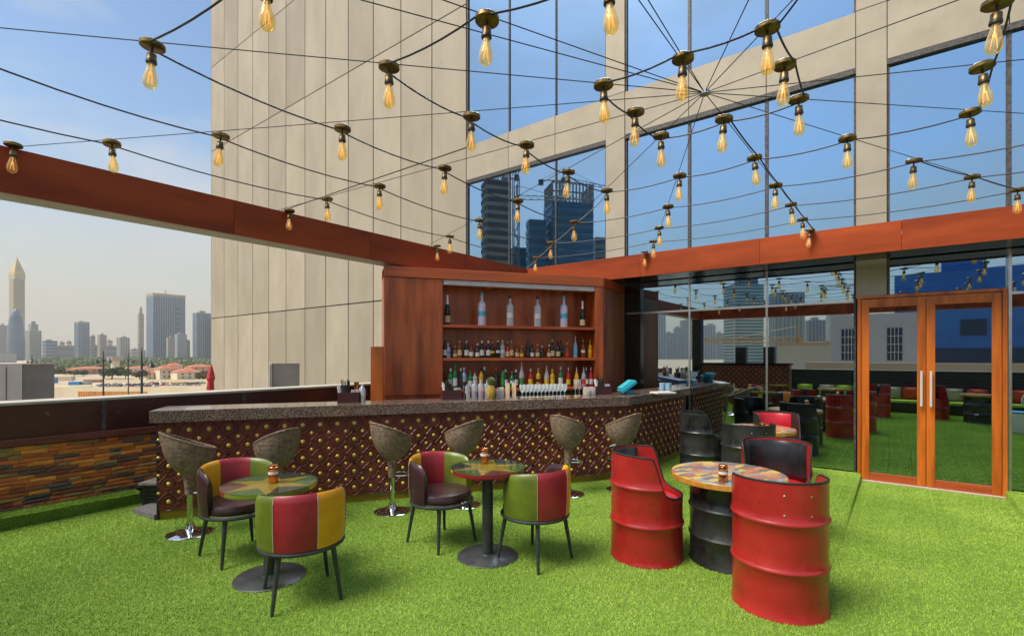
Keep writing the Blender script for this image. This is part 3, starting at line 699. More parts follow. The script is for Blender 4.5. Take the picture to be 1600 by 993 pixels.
# pineapple
pp, _ = on_bar(767, .22); pa = thing('pineapple', 'whole pineapple with spiky green crown standing on the bar', 'pineapple', pp)
b = MB(); N_ = 18
for j in range(9):
    for i in range(9):
        a = 2*PI*(i+.5*(j % 2))/9; z_ = .018+j*.017; rr = .052*math.sin(PI*(.22+.62*j/9))
        b.lathe([(.013, -.004), (.009, .006), (.002, .011)], 5, (rr*math.cos(a), rr*math.sin(a), z_), True, Matrix.Rotation(a, 3, 'Z') @ Matrix.Rotation(PI/2, 3, 'Y'))
b.lathe([(.034, 0), (.050, .04), (.052, .09), (.046, .13), (.03, .16)], 16)
b.obj('fruit', mat('pineapple_skin', (.30, .17, .02), (.62, .48, .07), 40, .6), pa)
b = MB()
for k in range(46):
    a = k*2.4; f_ = k/46; zz_ = .155+.045*f_; L_ = .10*(1-.15*f_); o__ = (1-f_)*.8+.1
    dx, dy = math.cos(a), math.sin(a); wd = .009
    p0 = Vector((dx*.012, dy*.012, zz_)); p1_ = p0+Vector((dx*L_*.45*o__, dy*L_*.45*o__, L_*.6)); p2_ = p0+Vector((dx*L_*.8*o__, dy*L_*.8*o__, L_*.95)); sd_ = Vector((-dy, dx, 0))*wd
    b.add([p0-sd_, p0+sd_, p1_+sd_*.8, p1_-sd_*.8, p2_], [(0, 1, 2, 3), (3, 2, 4)])
b.obj('crown', mat('pineapple_leaf', (.10, .16, .04), (.30, .36, .14), 20, .5), pa)
simple(782, 'garnish_jar', 'squat glass jar of spices right of the pineapple', 'jar', [(.05, 0), (.052, .10), (.045, .12)], BG['clear'], .27, [('filling', [(.046, .004), (.046, .065)], mat('spice', (.16, .05, .02), (.4, .16, .06), 80)), ('lid', [(.046, .121), (.044, .14)], M['chrome'])])
for i, px in enumerate((793, 803)):
    simple(px, 'menu_box', '%s of the two upright pale wooden cup holders right of the spice jar' % ('left', 'right')[i], 'holder', [(.034, 0), (.034, .175), (.030, .18)], mat('pale_wood_%d' % i, (.55, .40, .22), (.68, .55, .36), 20, .5), .22, [('rim', [(.032, .181), (.033, .19)], M['whitep'])], 4)
gl_ = MB().lathe([(.03, 0), (.031, .003), (.005, .008), (.004, .06), (.02, .075), (.033, .10), (.036, .14), (.033, .165)], 12, caps=False).mesh('wine_glass', M['glass'], True)
k = 0
for r_ in range(2):
    for px in range(816, 884, 6):
        p, t_ = on_bar(px, .22+.10*r_); o = inst(gl_, 'wine_glass', None, p)
        tag(o, 'upturned clear stemmed glass, %s from left in the %s glass row' % (ORD[k % 12], ('front', 'rear')[r_]), 'glass', 'glasses lined up on the bar'); k += 1
for i, px in enumerate((899, 905)):
    p, _ = on_bar(px, .3); o = MB().lathe([(.028, 0), (.004, .006), (.004, .08), (.02, .10), (.024, .22)], 12, caps=False).obj('flute_glass', M['glass'], None, True, p)
    tag(o, '%s of two tall champagne flutes right of the glass rows' % ('left', 'right')[i], 'glass', 'champagne flutes')
simple(917, 'garnish_jar', 'round glass jar with yellow garnish near the right caddy', 'jar', [(.05, 0), (.055, .05), (.045, .11)], BG['clear'], .34, [('filling', [(.046, .004), (.048, .06)], mat('garnish', (.7, .35, .03), (.7, .55, .3), 60))])
simple(925, 'garnish_jar', 'round glass jar with orange garnish touching the right caddy', 'jar', [(.05, 0), (.055, .05), (.045, .11)], BG['clear'], .36, [('filling', [(.046, .004), (.048, .07)], mat('garnish2', (.55, .2, .05), (.75, .5, .3), 60))])
# blue till terminal
tp = G(983, 611, WT); tp = Vector((-3.03, 6.62, WT)); till = thing('till_terminal', 'bright blue point of sale terminal tilted on the bar corner', 'till', tp, YAW+.1)
Mt = Matrix.Rotation(-.62, 3, 'Y')
MB().box((0, 0, .105), (.26, .22, .055), M=Mt).obj('housing', mat('blue_plastic', (.01, .24, .34), (.02, .32, .44), 4, .3), till, bevel=.012)
MB().box((-.028, 0, .135), (.20, .18, .018), M=Mt).obj('screen', mat('turquoise_cover', (.04, .42, .50), rough=.3), till, bevel=.004)
MB().box((.03, 0, .03), (.11, .12, .06)).obj('stand', mat('blue_plastic_dark', (.01, .18, .28), rough=.35), till, bevel=.006)
p = Vector((-2.66, 7.02, WT)); o = MB().box((0, 0, .012), (.3, .21, .022), .9).obj('menu_folder', M['whitep'], None, loc=p); tag(o, 'white menu folder lying on the bar return near the glass', 'menu')
# blue cups stack and sink taps near the mirror
for i, dx in enumerate((0, .1)):
    o = MB().lathe([(.045, 0), (.05, .10)], 14).obj('cup_stack', mat('blue_cups_%d' % i, (.20, .36, .50), (.3, .48, .6), 30, .4), None, True, (-3.0+dx, 7.9, WT)); tag(o, '%s stack of pale blue cups near the glass wall' % ('left', 'right')[i], 'cups')

# ------------------------------------------------------------------ tub chairs
def tub_chair(label):
    t = thing('tub_chair', label, 'chair', group='patchwork tub chairs')
    R0 = .265
    # front of the chair is +X ; shell wraps the back
    MB().lathe([(.20, .385), (.245, .39), (.262, .41), (.262, .435), (.245, .462), (.17, .478), (.02, .482)], 32).obj('seat', M['lth_d'], t, True)
    rg = MB(); rg.tube([(R0*math.cos(a), R0*math.sin(a), .375) for a in [2*PI*k/40 for k in range(40)]], .0165, 8, True); rg.obj('ring_frame', M['blackm'], t, True)
    def top(a):      # a = angle from the back centre
        f = min(1, abs(a)/math.radians(112)); return .755-.045*f**2-.06*max(0, (f-.86)/.14)**2
    secs = [(-110, -46, 'lth_g', 'back_panel'), (-46, 10, 'lth_r', 'back_panel'), (10, 62, 'lth_y', 'back_panel'), (62, 110, 'lth_d', 'arm_panel')]
    for a0, a1, mk, nm in secs:
        b = MB(); n_ = 8
        def prof(a):
            ht = top(a); ro, ri = R0+.013, R0-.024
            return [(ri, .40), (ri-.006, .50), (ri-.002, ht-.04), (ri+.010, ht-.010), ((ro+ri)/2+.006, ht), (ro, ht-.014), (ro+.009, ht-.05), (ro+.008, .50), (ro-.002, .392)]
        vs = []
        for i in range(n_+1):
            a = math.radians(a0+(a1-a0)*i/n_); 
            for r_, z_ in prof(a): vs.append((-r_*math.cos(a), -r_*math.sin(a), z_))
        m_ = 9; fs = [(i*m_+j, (i+1)*m_+j, (i+1)*m_+(j+1) % m_, i*m_+(j+1) % m_) for i in range(n_) for j in range(m_)]
        fs += [tuple(range(m_)), tuple(n_*m_+k for k in range(m_))]
        b.add(vs, fs); o = b.obj(nm, M[mk], t, True)
        o['label'] = {'lth_d': 'dark brown leather arm panel', 'lth_g': 'green leather back panel', 'lth_r': 'maroon leather back panel', 'lth_y': 'yellow leather back panel'}[mk]
    for a in (-46, 10, 62):
        b = MB(); ar = math.radians(a); ht = top(ar)
        b.tube([(-(R0+.0145)*math.cos(ar), -(R0+.0145)*math.sin(ar), .40), (-(R0+.0225)*math.cos(ar), -(R0+.0225)*math.sin(ar), .52), (-(R0+.0235)*math.cos(ar), -(R0+.0235)*math.sin(ar), ht-.05), (-(R0+.014)*math.cos(ar), -(R0+.014)*math.sin(ar), ht-.013)], .002, 4)
        b.obj('seam', M['stitch'], t)
    for k in range(4):
        a = PI/4+k*PI/2; c_, s_ = math.cos(a), math.sin(a)
        MB().tube([(.235*c_, .235*s_, .37), (.30*c_, .30*s_, .004)], [.0185, .0115], 10).obj('leg', M['blackm'], t, True)
    return t
ch0 = tub_chair('tub chair beyond the left round table with its dark seat towards us')
def face(o, p, target): 
    o.location = (p[0], p[1], 0); o.rotation_euler = (0, 0, target if isinstance(target, float) else math.atan2(target[1]-p[1], target[0]-p[0]))
TL, TR_ = G(422, 901), G(762, 868)
def camdir(a): return YAW+math.radians(a)        # heading seen from above: 0 = image right, 90 = away
L1, L2, R1, R2 = G(372, 866), G(472, 929), G(690, 846), G(836, 872)
face(ch0, L1, camdir(-38.))
c2_ = copy_tree(ch0, label='tub chair nearest to us showing its green, maroon and yellow back'); face(c2_, L2, camdir(122.))
c3_ = copy_tree(ch0, label='tub chair left of the right round table with a dark padded seat facing it'); face(c3_, R1, camdir(-42.))
c4_ = copy_tree(ch0, label='tub chair right of the right round table turned away, its back green and maroon'); face(c4_, R2, camdir(137.))
# ------------------------------------------------------------------ pedestal tables
def ped_table(p, zt, r, label, rz):
    t = thing('pedestal_table', label, 'table', p, rz, 'round patchwork tables')
    MB().lathe([(.245, 0), (.25, .006), (.24, .014), (.06, .022), (.055, .03)], 40).obj('base_plate', M['blackm'], t, True)
    MB().lathe([(.045, .025), (.045, zt-.06), (.12, zt-.055), (.12, zt-.045)], 24).obj('column', M['blackm'], t, True)
    MB().lathe([(r-.02, zt-.045), (r-.004, zt-.04), (r, zt-.026), (r-.004, zt-.012), (r-.02, zt-.010)], 56).obj('table_top', M['patch'], t, True)
    NS = 6; rin = r*.40; ro_ = r*.985; zc = zt-.0075; e_ = .0018
    for k in range(NS):
        a0 = 2*PI*k/NS; am = a0+PI/NS; a1 = a0+2*PI/NS
        P_ = lambda rr, a: (rr*math.cos(a), rr*math.sin(a))
        b = MB(); b.prism([(0, 0), P_(rin, a0-PI/NS), P_(ro_, a0), P_(rin, am)], zc-.002, zc); o = b.obj('leather_patch', M['lth_y'], t); o['label'] = 'yellow leather star point'
        n_ = 7; b = MB(); b.prism([P_(rin+e_, am)]+[P_(ro_, a0+e_/ro_*2+(a1-a0-4*e_/ro_)*q/n_) for q in range(n_+1)], zc-.002, zc-.0005)
        o = b.obj('leather_patch', M[['lth_g', 'lth_d', 'lth_g', 'lth_r', 'lth_g', 'lth_d'][k]], t); o['label'] = ['green', 'dark brown', 'green', 'maroon', 'green', 'dark brown'][k]+' leather wedge'
    MB().lathe([(r+.004, zt-.0055), (r+.006, zt-.003), (r+.004, zt)], 56).obj('glass_top', M['glasst'], t, True)
    return t
ped_table(TL, .70, .325, 'round pedestal table with glass over patchwork leather between the two left tub chairs', .5)
ped_table(TR_, .735, .30, 'round pedestal table with yellow, green and maroon top in the centre of the lawn', 2.1)
def holder(p, z, label):
    t = thing('copper_lantern', label, 'candle holder', (p[0], p[1], z), random.random(), 'copper holders on the tables')
    MB().lathe([(.032, 0), (.034, .004), (.034, .052), (.031, .054), (.034, .058), (.034, .085), (.028, .094), (.028, .098)], 18).obj('body', M['copper'], t, True)
    MB().lathe([(.0345, .058), (.0345, .078)], 18, caps=False).obj('label_band', M['whitep'], t, True)
    MB().lathe([(.030, .099), (.036, .102), (.036, .110), (.031, .114), (.033, .124), (.024, .128)], 18).obj('lid', M['copper'], t, True)
holder(G(427, 752, .70), .701, 'small copper lantern on the left pedestal table')
holder(G(757, 722, .735), .736, 'small copper lantern on the pedestal table in the middle of the lawn')

# ------------------------------------------------------------------ bar stools
def stool(label):
    t = thing('bar_stool', label, 'bar stool', group='rattan bar stools along the bar')
    n_ = 36
    def rim(a):
        f = .5-.5*math.cos(a)           # 0 at front (+X), 1 at back
        f = f**1.25
        return .200+.018*f, .765+.185*f
    prof = [(.10, .48), (.22, .53), (.42, .585), (.66, .66), (.86, .80), (1, 1)]   # radius factor vs height
    def P(i, j):
        a = 2*PI*i/n_; R_, Z_ = rim(a)
        ks = [0, .10, .24, .42, .62, .82, .95, 1.0]; k_ = ks[j]
        r_ = .066+(R_-.066)*(1-(1-k_)**1.9)**.82
        z_ = .555+(Z_-.555)*(k_**1.2)
        sh = .03*(Z_-.775)/.17*k_
        return (r_*math.cos(a)-sh+.01*k_, r_*math.sin(a)*.98, z_)
    def Q(i, j):
        a = 2*PI*i/n_; R_, Z_ = rim(a); ks = [0, .12, .30, .5, .7, .87, 1.0]; k_ = ks[j]
        r_ = .005+(R_-.017)*(1-(1-k_)**1.8); z_ = .60+(Z_-.60)*(k_**1.4)
        sh = .03*(Z_-.775)/.17*k_
        return (r_*math.cos(a)-sh+.01*k_, r_*math.sin(a)*.98, z_)
    b = MB(); b.grid(P, n_, 8, True); b.grid(Q, n_, 7, True); b.obj('bucket_seat', M['rattan'], t, True)
    b = MB(); b.tube([(P(i, 7)[0]*.98, P(i, 7)[1]*.98, P(i, 7)[2]) for i in range(n_)], .0095, 6, True); b.obj('rim_binding', M['rattan'], t, True)
    MB().lathe([(.040, .36), (.045, .42), (.052, .50), (.070, .565)], 20).obj('neck', M['rattan'], t, True)
    MB().tube([(0, 0, .05), (0, 0, .37)], .024, 16).obj('gas_pole', M['pole_gn'], t, True)
    MB().lathe([(.195, .0), (.197, .005), (.185, .013), (.10, .028), (.05, .042), (.036, .075), (.034, .09)], 40).obj('base', M['chrome'], t, True)
    b = MB(); b.tube([(.02, -.03, .375), (.09, -.10, .375), (.17, -.09, .375), (.205, 0, .375), (.17, .09, .375), (.09, .10, .375), (.02, .03, .375)], .008, 8); b.obj('footrest', M['chrome'], t, True)
    b = MB(); b.tube([(.05, .02, .56), (.13, .05, .52), (.16, .06, .50)], .005, 6); b.obj('lever', M['chrome'], t, True)
    return t
st0 = stool('rattan bar stool at the left end of the bar, taller rim on its left')
S = [((297, 832), 42., None), ((432, 820), 150., 'rattan bar stool right behind the left round table, raised rim on its right'), ((613, 798), 48., 'rattan bar stool just left of the middle tub chair, opening right'),
     ((724, 788), 142., 'rattan bar stool behind the middle tub chair, raised rim on its right'), ((888, 771), 48., 'rattan bar stool right of the centre behind the turned tub chair, opening right'),
     ((972, 764), 135., 'rattan bar stool at the bar corner beside the red drum chair')]
for (px, py), a, lab in S:
    o = st0 if lab is None else copy_tree(st0, label=lab)
    p = G(px, py); o.location = p; o.rotation_euler = (0, 0, camdir(a))

# ------------------------------------------------------------------ oil drum chairs
RB = [.305, .60]
def drum_r(z, r=.285):
    d = r
    for c_ in RB:
        x = abs(z-c_)
        if x < .02: d += .011*math.cos(x/.02*PI/2)
    return d
def drum_chair(label, paint, pad, inner, cat='chair', trimc='black', group='drum chairs'):
    t = thing('drum_chair', label, cat, group=group)
    def top(a):                          # a from back centre, opening at +X
        d = abs(math.degrees(a)); hi, lo = .855, .515
        if d < 98: return hi-.012*(d/98)**2
        if d < 124:
            f = (d-98)/26; f = f*f*(3-2*f); return hi-.012-(hi-.012-lo-.03)*f
        f = min(1, (d-124)/25); return lo+.03*(1-f)**2
    n_ = 96; zs = [0, .012, .02]+[.1, .2]+[.283, .292, .30, .305, .31, .318, .327]+[.4, .5]+[.578, .587, .595, .60, .605, .613, .622]+[.68, .74, .80, .90]
    b = MB()
    def P(i, j):
        a = 2*PI*i/n_-PI; tp_ = top(a); z_ = min(zs[j], tp_-.0008*(len(zs)-j) if zs[j] > tp_ else zs[j]); r_ = drum_r(z_)+(.006 if z_ < .014 else 0)
        return (-r_*math.cos(a), -r_*math.sin(a), z_)
    b.grid(P, n_, len(zs), True)
    body = b.obj('drum_shell', paint, t, True)
    b = MB(); zi = [.40, .50, .60, .70, .90]
    def Q(i, j):
        a = 2*PI*i/n_-PI; tp_ = top(a); z_ = min(zi[j], tp_-.002*(5-j) if zi[j] > tp_ else zi[j]); r_ = .272
        return (-r_*math.cos(a), -r_*math.sin(a), z_)
    b.grid(Q, n_, 5, True); b.obj('inner_wall', inner, t, True)
    MB().lathe([(.24, .40), (.262, .43), (.262, .465), (.245, .49), (.18, .503), (.02, .507)], 40).obj('seat_cushion', pad, t, True)
    # back pad
    b = MB(); na = 22
    def Bp(i, j):
        a = math.radians(-72+144*i/(na-1)); r_, z_ = [(.266, .515), (.232, .53), (.226, .65), (.232, .80), (.250, .835), (.268, .838)][j]
        k_ = min(1, (72-abs(math.degrees(a)))/7+.0); r_ = r_ if j in (0, 5) else .268-(.268-r_)*max(0, k_)**.5
        return (-r_*math.cos(a), -r_*math.sin(a), z_)
    b.grid(Bp, na, 6); o = b.obj('back_pad', M['lth_k'] if pad is M['cush_r'] and inner is M['dred'] else pad, t, True)
    b = MB(); b.tube([(-.2795*math.cos(a), -.2795*math.sin(a), top(a)+.002) for a in [2*PI*i/n_-PI for i in range(n_)]], .0085, 6, True)
    b.obj('rim_piping', M['rubber'], t, True)
    for a_, z_ in ((-16, .78), (-16, .66), (16, .78), (16, .66)):
        a = math.radians(a_); Mx = Matrix.Rotation(a+PI, 3, 'Z') @ Matrix.Rotation(PI/2, 3, 'Y')
        MB().lathe([(.007, 0), (.007, .003), (.003, .005)], 8, (-.2845*math.cos(a), -.2845*math.sin(a), z_), True, Mx).obj('bolt', M['steel'], t)
    return t
DT_ = G(1137, 874)
dc0 = drum_chair('red drum chair standing left of the near drum table, seat opening to the right', M['dred'], M['cush_r'], M['dred'])
face(dc0, G(1010, 866), camdir(-16.))
d2 = copy_tree(dc0, label='red drum chair nearest to us, showing its closed back with four bolts'); face(d2, G(1217, 941), camdir(84.))
d3 = copy_tree(dc0, label='red drum chair with black back pad beyond the near drum table'); face(d3, G(1212, 838), camdir(-112.))
bk0 = drum_chair('black drum chair closest to the glass end of the bar, opening right', M['dblk'], M['lth_k'], M['dblk'])
face(bk0, G(1096, 741), camdir(-15.))
b2_ = copy_tree(bk0, label='black drum chair with its back to us in front of the far drum table'); face(b2_, G(1169, 776), camdir(88.))
b3_ = drum_chair('black drum chair with a red padded back, touching the glass wall', M['dblk'], M['cush_r'], M['dblk']); face(b3_, G(1213, 744), camdir(-88.))
def drum_table(p, label, r=.43, zt=.70):
    t = thing('drum_table', label, 'table', p, random.random()*3, 'drum tables with printed tops')
    b = MB(); rr = .288
    pr = [(rr+.006, 0), (rr+.006, .012), (rr, .02)]
    for c_ in (.22, .44): pr += [(rr, c_-.02), (rr+.008, c_-.01), (rr+.012, c_), (rr+.008, c_+.01), (rr, c_+.02)]
    pr += [(rr, zt-.06), (rr+.006, zt-.052)]
    b.lathe(pr, 64).obj('drum', M['dblk'], t, True)
    MB().lathe([(r-.006, zt-.05), (r, zt-.045), (r, zt-.008), (r-.004, zt-.004)], 72).obj('table_top_edge', M['tabledge'], t, True)
    MB().lathe([(r-.003, zt-.0035), (r-.005, zt)], 72).obj('printed_top', M['graf'], t, True)
    return t
drum_table(DT_, 'black drum table with round printed top between the red drum chairs')
FT = G(1187, 752); drum_table(FT, 'black drum table with round printed top beside the glass wall', .42)
holder(G(1130, 752, .70), .701, 'copper lantern on the near drum table')
holder(G(1192, 676, .70), .701, 'copper lantern on the far drum table by the glass')

# ------------------------------------------------------------------ festoon lights
ZL = EYE+1.60
Cn = G(1101, 148, ZL)
def LP(px, py, z=None): return G(px, py, z or ZL)
RINGS = {
 'E': [(943, 135), (993, 177), (1033, 214), (1131, 188), (1248, 157), (1226, 104), (1199, 47), (1067, 94)],
 'D': [(761, 33), (608, 107), (737, 184), (823, 228), (888, 270), (948, 299), (1062, 276), (1179, 248), (1324, 218), (1516, 178), (1535, 107), (1558, 8), (950, -22)],
 'C': [(416, -30), (238, 74), (535, 203), (695, 264), (809, 315), (897, 348), (1044, 324), (1212, 291), (1428, 253)],
 'B': [(345, 214), (593, 292), (749, 345), (861, 380), (1030, 357), (1236, 321), (1519, 278)],
 'A': [(175, 226), (511, 312), (703, 370), (837, 403), (1021, 378), (1254, 344), (1590, 298)],
}
NAMES = {'E': 'innermost cable loop', 'D': 'second cable loop from hub', 'C': 'middle cable loop', 'B': 'fourth cable loop from hub', 'A': 'outermost cable loop', 'F': 'timber beam'}
BEAML = [(15, 230), (441, 330), (667, 385), (817, 421), (1013, 394), (1268, 360)]
def lamp0():
    t = thing('pendant_lamp', '', 'lamp', group='amber filament lamps under the cable net')
    MB().lathe([(.054, .0), (.058, .003), (.058, .020), (.052, .026), (.012, .028)], 24).obj('ceiling_disc', M['brassd'], t, True)
    MB().lathe([(.006, -.030), (.006, .0)], 8).obj('stem', M['black'], t, True)
    MB().lathe([(.010, -.030), (.021, -.034), (.0225, -.060), (.0235, -.062), (.0235, -.066), (.0215, -.068)], 16).obj('socket', M['brassd'], t, True)
    MB().lathe([(.0245, -.068), (.0255, -.072), (.0255, -.080), (.022, -.084)], 16).obj('socket_ring', M['black'], t, True)
    MB().lathe([(.016, -.084), (.018, -.098), (.024, -.125), (.0315, -.155), (.0335, -.175), (.031, -.193), (.022, -.208), (.010, -.2145), (.002, -.216)], 18).obj('bulb', M['amber'], t, True)
    b = MB(); pts = []
    for k in range(6):
        a = PI*k/3; a2 = a+PI/6
        pts += [(.006*math.cos(a), .006*math.sin(a), -.125), (.014*math.cos(a2), .014*math.sin(a2), -.190)]
    b.tube(pts+[pts[0]], .0011, 4); b.tube([(0, 0, -.085), (0, 0, -.14)], .004, 6); b.obj('filament', M['filament'], t)
    return t
L0 = lamp0(); used = [False]
def lamp(p, label):
    o = L0 if not used[0] else copy_tree(L0)
    used[0] = True
    o['label'] = label; o.location = p; o.rotation_euler = (random.gauss(0, .045), random.gauss(0, .045), random.random()*6)
    return o
def vis(p):
    fwd = -p.x*sY+p.y*cY; r_ = p.x*cY+p.y*sY
    if fwd < .3: return False
    px = 800+FPX*r_/fwd; py = HOR-FPX*(p.z-EYE)/fwd
    return -60 < px < 1660 and -90 < py < 1000
def sag_path(a, b_, s_):
    return [a.lerp(b_, k/6)+Vector((0, 0, -s_*4*(k/6)*(1-k/6))) for k in range(7)]
allspk = []
for rn_, pts in RINGS.items():
    P3 = [LP(*q) for q in pts]; seen = len(P3)
    base = list(P3)
    for mu_, mv in ((0, 1), (1, 0), (1, 1)):
        for q in base:
            r_ = Vector((2*Cn.x-q.x if mu_ else q.x, 2*Cn.y-q.y if mv else q.y, ZL))
            if not (BU+.1 < r_.x < UR-.1 and VB+.1 < r_.y < BV-.1): continue
            if vis(r_) or any((r_-o_).length < .75 for o_ in P3): continue
            P3.append(r_)
    for i, p in enumerate(P3):
        zj = Vector((0, 0, 0))
        if i < seen and pts[i][1] > -15:
            lab = 'amber bulb under brass disc, %s from left on the %s' % (ORD[sorted(range(seen), key=lambda k: pts[k][0]).index(i)], NAMES[rn_])
        else: lab = 'amber bulb seen only in the glass, %s along the %s' % (ORD[i-seen if i >= seen else 20+i], NAMES[rn_])
        lamp(p-Vector((0, 0, .004)), lab)
    allspk += [(rn_, p) for p in P3]
    srt = sorted(P3, key=lambda q: math.atan2(q.y-Cn.y, q.x-Cn.x))
    b = MB(); path = []
    for k in range(len(srt)):
        a, c_ = srt[k], srt[(k+1) % len(srt)]
        off = (a-Cn).normalized()*.05; off2 = (c_-Cn).normalized()*.05
        sg = sag_path(a+off+Vector((0, 0, .01)), c_+off2+Vector((0, 0, .01)), .02+.012*(a-c_).length)
        path += sg[:-1]
    b.tube(path, .0052, 6, True)
    tag(b.obj('festoon_cable', M['cable'], None, True), 'black cable forming the %s of the light net' % NAMES[rn_], 'cable', 'cables of the light net')
for i, (px, py) in enumerate(BEAML):
    zt = BT+.03; 
    p = G(px, py, zt); p = Vector((p.x, BV-.062, zt)) if i > 2 else Vector((BU+.062, p.y, zt))
    p.z = BT-.005
    lamp(p, 'amber bulb hanging at the timber beam, %s from left along the beams' % ORD[i])
for pts_, lab_, m_, rr_ in (([(1131, 188), (1179, 248), (1212, 291), (1236, 321), (1254, 344), (1268, 360)], 'heavy black cable stepping down to the facade beam right of centre', M['cable'], .006),
                       ([(1428, 253), (1519, 278), (1590, 298), (1640, 312)], 'heavy black cable running to the right edge above the doors', M['cable'], .005),
                       ([(1199, 47), (1248, -20)], 'heavy black cable leaving the innermost loop at the top edge', M['cable'], .005),
                       ([(948, 299), (897, 348), (861, 380), (837, 403), (820, 419)], 'pale rope between the lamps down to the beam corner', M['soffit'], .005)):
    q_ = [LP(*p_)+Vector((.03, .03, .012)) for p_ in pts_]; b = MB(); pa_ = []
    for a_, c_ in zip(q_, q_[1:]): pa_ += sag_path(a_, c_, .015*(a_-c_).length)[:-1]
    b.tube(pa_+[q_[-1]], rr_, 6); tag(b.obj('diagonal_cable', m_, None, True), lab_, 'cable')
# radial steel wires
angs = []
for q in [(608, 107), (345, 214), (593, 292), (749, 345), (897, 348), (1044, 324), (1212, 291), (1428, 253), (1516, 178), (1535, 107), (1226, 104), (1199, 47), (1067, 94), (761, 33)]:
    p = LP(*q); angs.append(math.atan2(p.y-Cn.y, p.x-Cn.x))
angs += [math.radians(a) for a in (-60, -90, -120)]
angs = sorted(angs); 
for k, a in enumerate(angs):
    dx, dy = math.cos(a), math.sin(a); ts = []
    if dx > 0: ts.append((UR-Cn.x)/dx)
    if dx < 0: ts.append((BU-Cn.x)/dx)
    if dy > 0: ts.append((BV-Cn.y)/dy)
    if dy < 0: ts.append((VB-Cn.y)/dy)
    e_ = Vector((Cn.x+dx*min(ts), Cn.y+dy*min(ts), BT-.005))
    o = MB().tube([Cn+Vector((0, 0, .012)), Cn.lerp(e_, .5)+Vector((0, 0, .004)), e_], .0028, 5).obj('stay_wire', M['wire'])
    tag(o, 'thin steel stay wire radiating from the hub to the beam, %s clockwise' % ORD[k], 'wire', 'stay wires of the light net')
o = MB().lathe([(.03, 0), (.03, .02)], 12, Cn).obj('wire_hub', M['steel']); tag(o, 'small steel hub where all the stay wires meet', 'hub')

# ------------------------------------------------------------------ beside the bar end, roof boxes
bx_ = thing('step_box', 'black louvred box on a dark granite step at the end of the bar', 'box', (-6.30, 2.12, 0), math.radians(38))
MB().bx(-.28, .30, -.13, .22, 0, .25).obj('casing', M['black'], bx_, bevel=.005)
for k in range(5): MB().bx(-.26, .28, -.145, -.132, .03+k*.038, .052+k*.038).obj('louvre', M['granite_b'], bx_)
MB().bx(-.30, .32, -.16, .23, .252, .275).obj('lid', mat('grey_lid', (.12, .11, .11), (.2, .19, .19), 10, .3), bx_)
o = MB().prism([(-6.28, 1.72), (-5.86, 1.78), (-5.86, 2.3), (-6.45, 2.1)], .0, .055).obj('granite_step', mat('grey_granite', (.09, .09, .09), (.2, .2, .2), 60, .25)); tag(o, 'low grey granite step with pinkish edge beside the bar end', 'step')
galv = mat('galvanised_box_shaded', (.22, .20, .18), (.28, .26, .23), 3, .5, .1); gall = mat('galvanised_box_lit', (.62, .57, .50), (.70, .65, .57), 3, .5)  # one duct metal, its lit and shaded faces put into two colours
def roof_box(pxs, t, pyt, label, side):
    x0, x1, x2 = pxs; a = W(x0, t); b_ = W(x1, t*.985 if side else t); c_ = W(x2, t)
    zt = Hh(pyt, t); wl = (b_-a).length; wr = (c_-b_).length
    o = thing('roof_duct', label, 'duct', ((a.x+c_.x)/2, (a.y+c_.y)/2, 0), YAW-math.atan(((x0+x2)/2-800)/FPX))
    MB().box((-(wl+wr)/2+wl/2, .0, zt/2-.5), (wl-.004, .22, zt+1)).obj('lit_side', gall, o, bevel=.004)  # paler strip on the same front, painted as the lit face of the corner
    MB().box((wl/2, .01, zt/2-.5), (wr, .20, zt+.985)).obj('shaded_front', galv, o, bevel=.004)
    MB().box((-(wl+wr)/2+wl*.5, -.112, zt/2-.5), (.008, .006, zt+.9)).obj('seam', M['backing'], o)
roof_box((3, 23, 70), 7.0, 567, 'tall grey metal duct box standing beyond the parapet at far left', 1)
roof_box((423, 427, 466), 10.5, 566.5, 'small grey duct box beyond the parapet in front of the beige wall', 0)
pu = W(326.5, 12.5); um = thing('closed_parasol', 'folded red parasol beyond the parapet beside the beige wall', 'parasol', (pu.x, pu.y, 0), 0)
MB().lathe([(.03, .75), (.09, .80), (.07, 1.0), (.10, 1.08), (.06, 1.25), (.012, 1.42)], 9).obj('folded_canopy', mat('red_canvas', (.5, .03, .04), (.35, .02, .03), 12, .7), um).rotation_euler = (0, .1, 0)
MB().tube([(0, 0, -.1), (0, 0, .8)], .02, 8).obj('pole', M['steel'], um)

# ------------------------------------------------------------------ far ground and city
GZ = -20.0
def ground_mat():
    m = bpy.data.materials.new('city_ground'); m.use_nodes = True; n = m.node_tree.nodes; L = m.node_tree.links; p = n['Principled BSDF']
    g = n.new('ShaderNodeNewGeometry'); z1 = n.new('ShaderNodeTexNoise'); z1.inputs['Scale'].default_value = .012; z1.inputs['Detail'].default_value = 8
    L.new(g.outputs['Position'], z1.inputs['Vector']); r = n.new('ShaderNodeValToRGB')
    e = r.color_ramp.elements; e[0].position = .35; e[0].color = (.42, .33, .18, 1); e[1].position = .65; e[1].color = (.34, .27, .20, 1)
    x = e.new(.5); x.color = (.50, .40, .24, 1)
    L.new(z1.outputs['Fac'], r.inputs[0]); L.new(r.outputs[0], p.inputs['Base Color']); p.inputs['Roughness'].default_value = .9
    return m
gp = MB(); gp.add([(-9000, -9000, GZ), (9000, -9000, GZ), (9000, 9000, GZ), (-9000, 9000, GZ)], [(0, 1, 2, 3)]); struct(gp.obj('city_ground', ground_mat()))
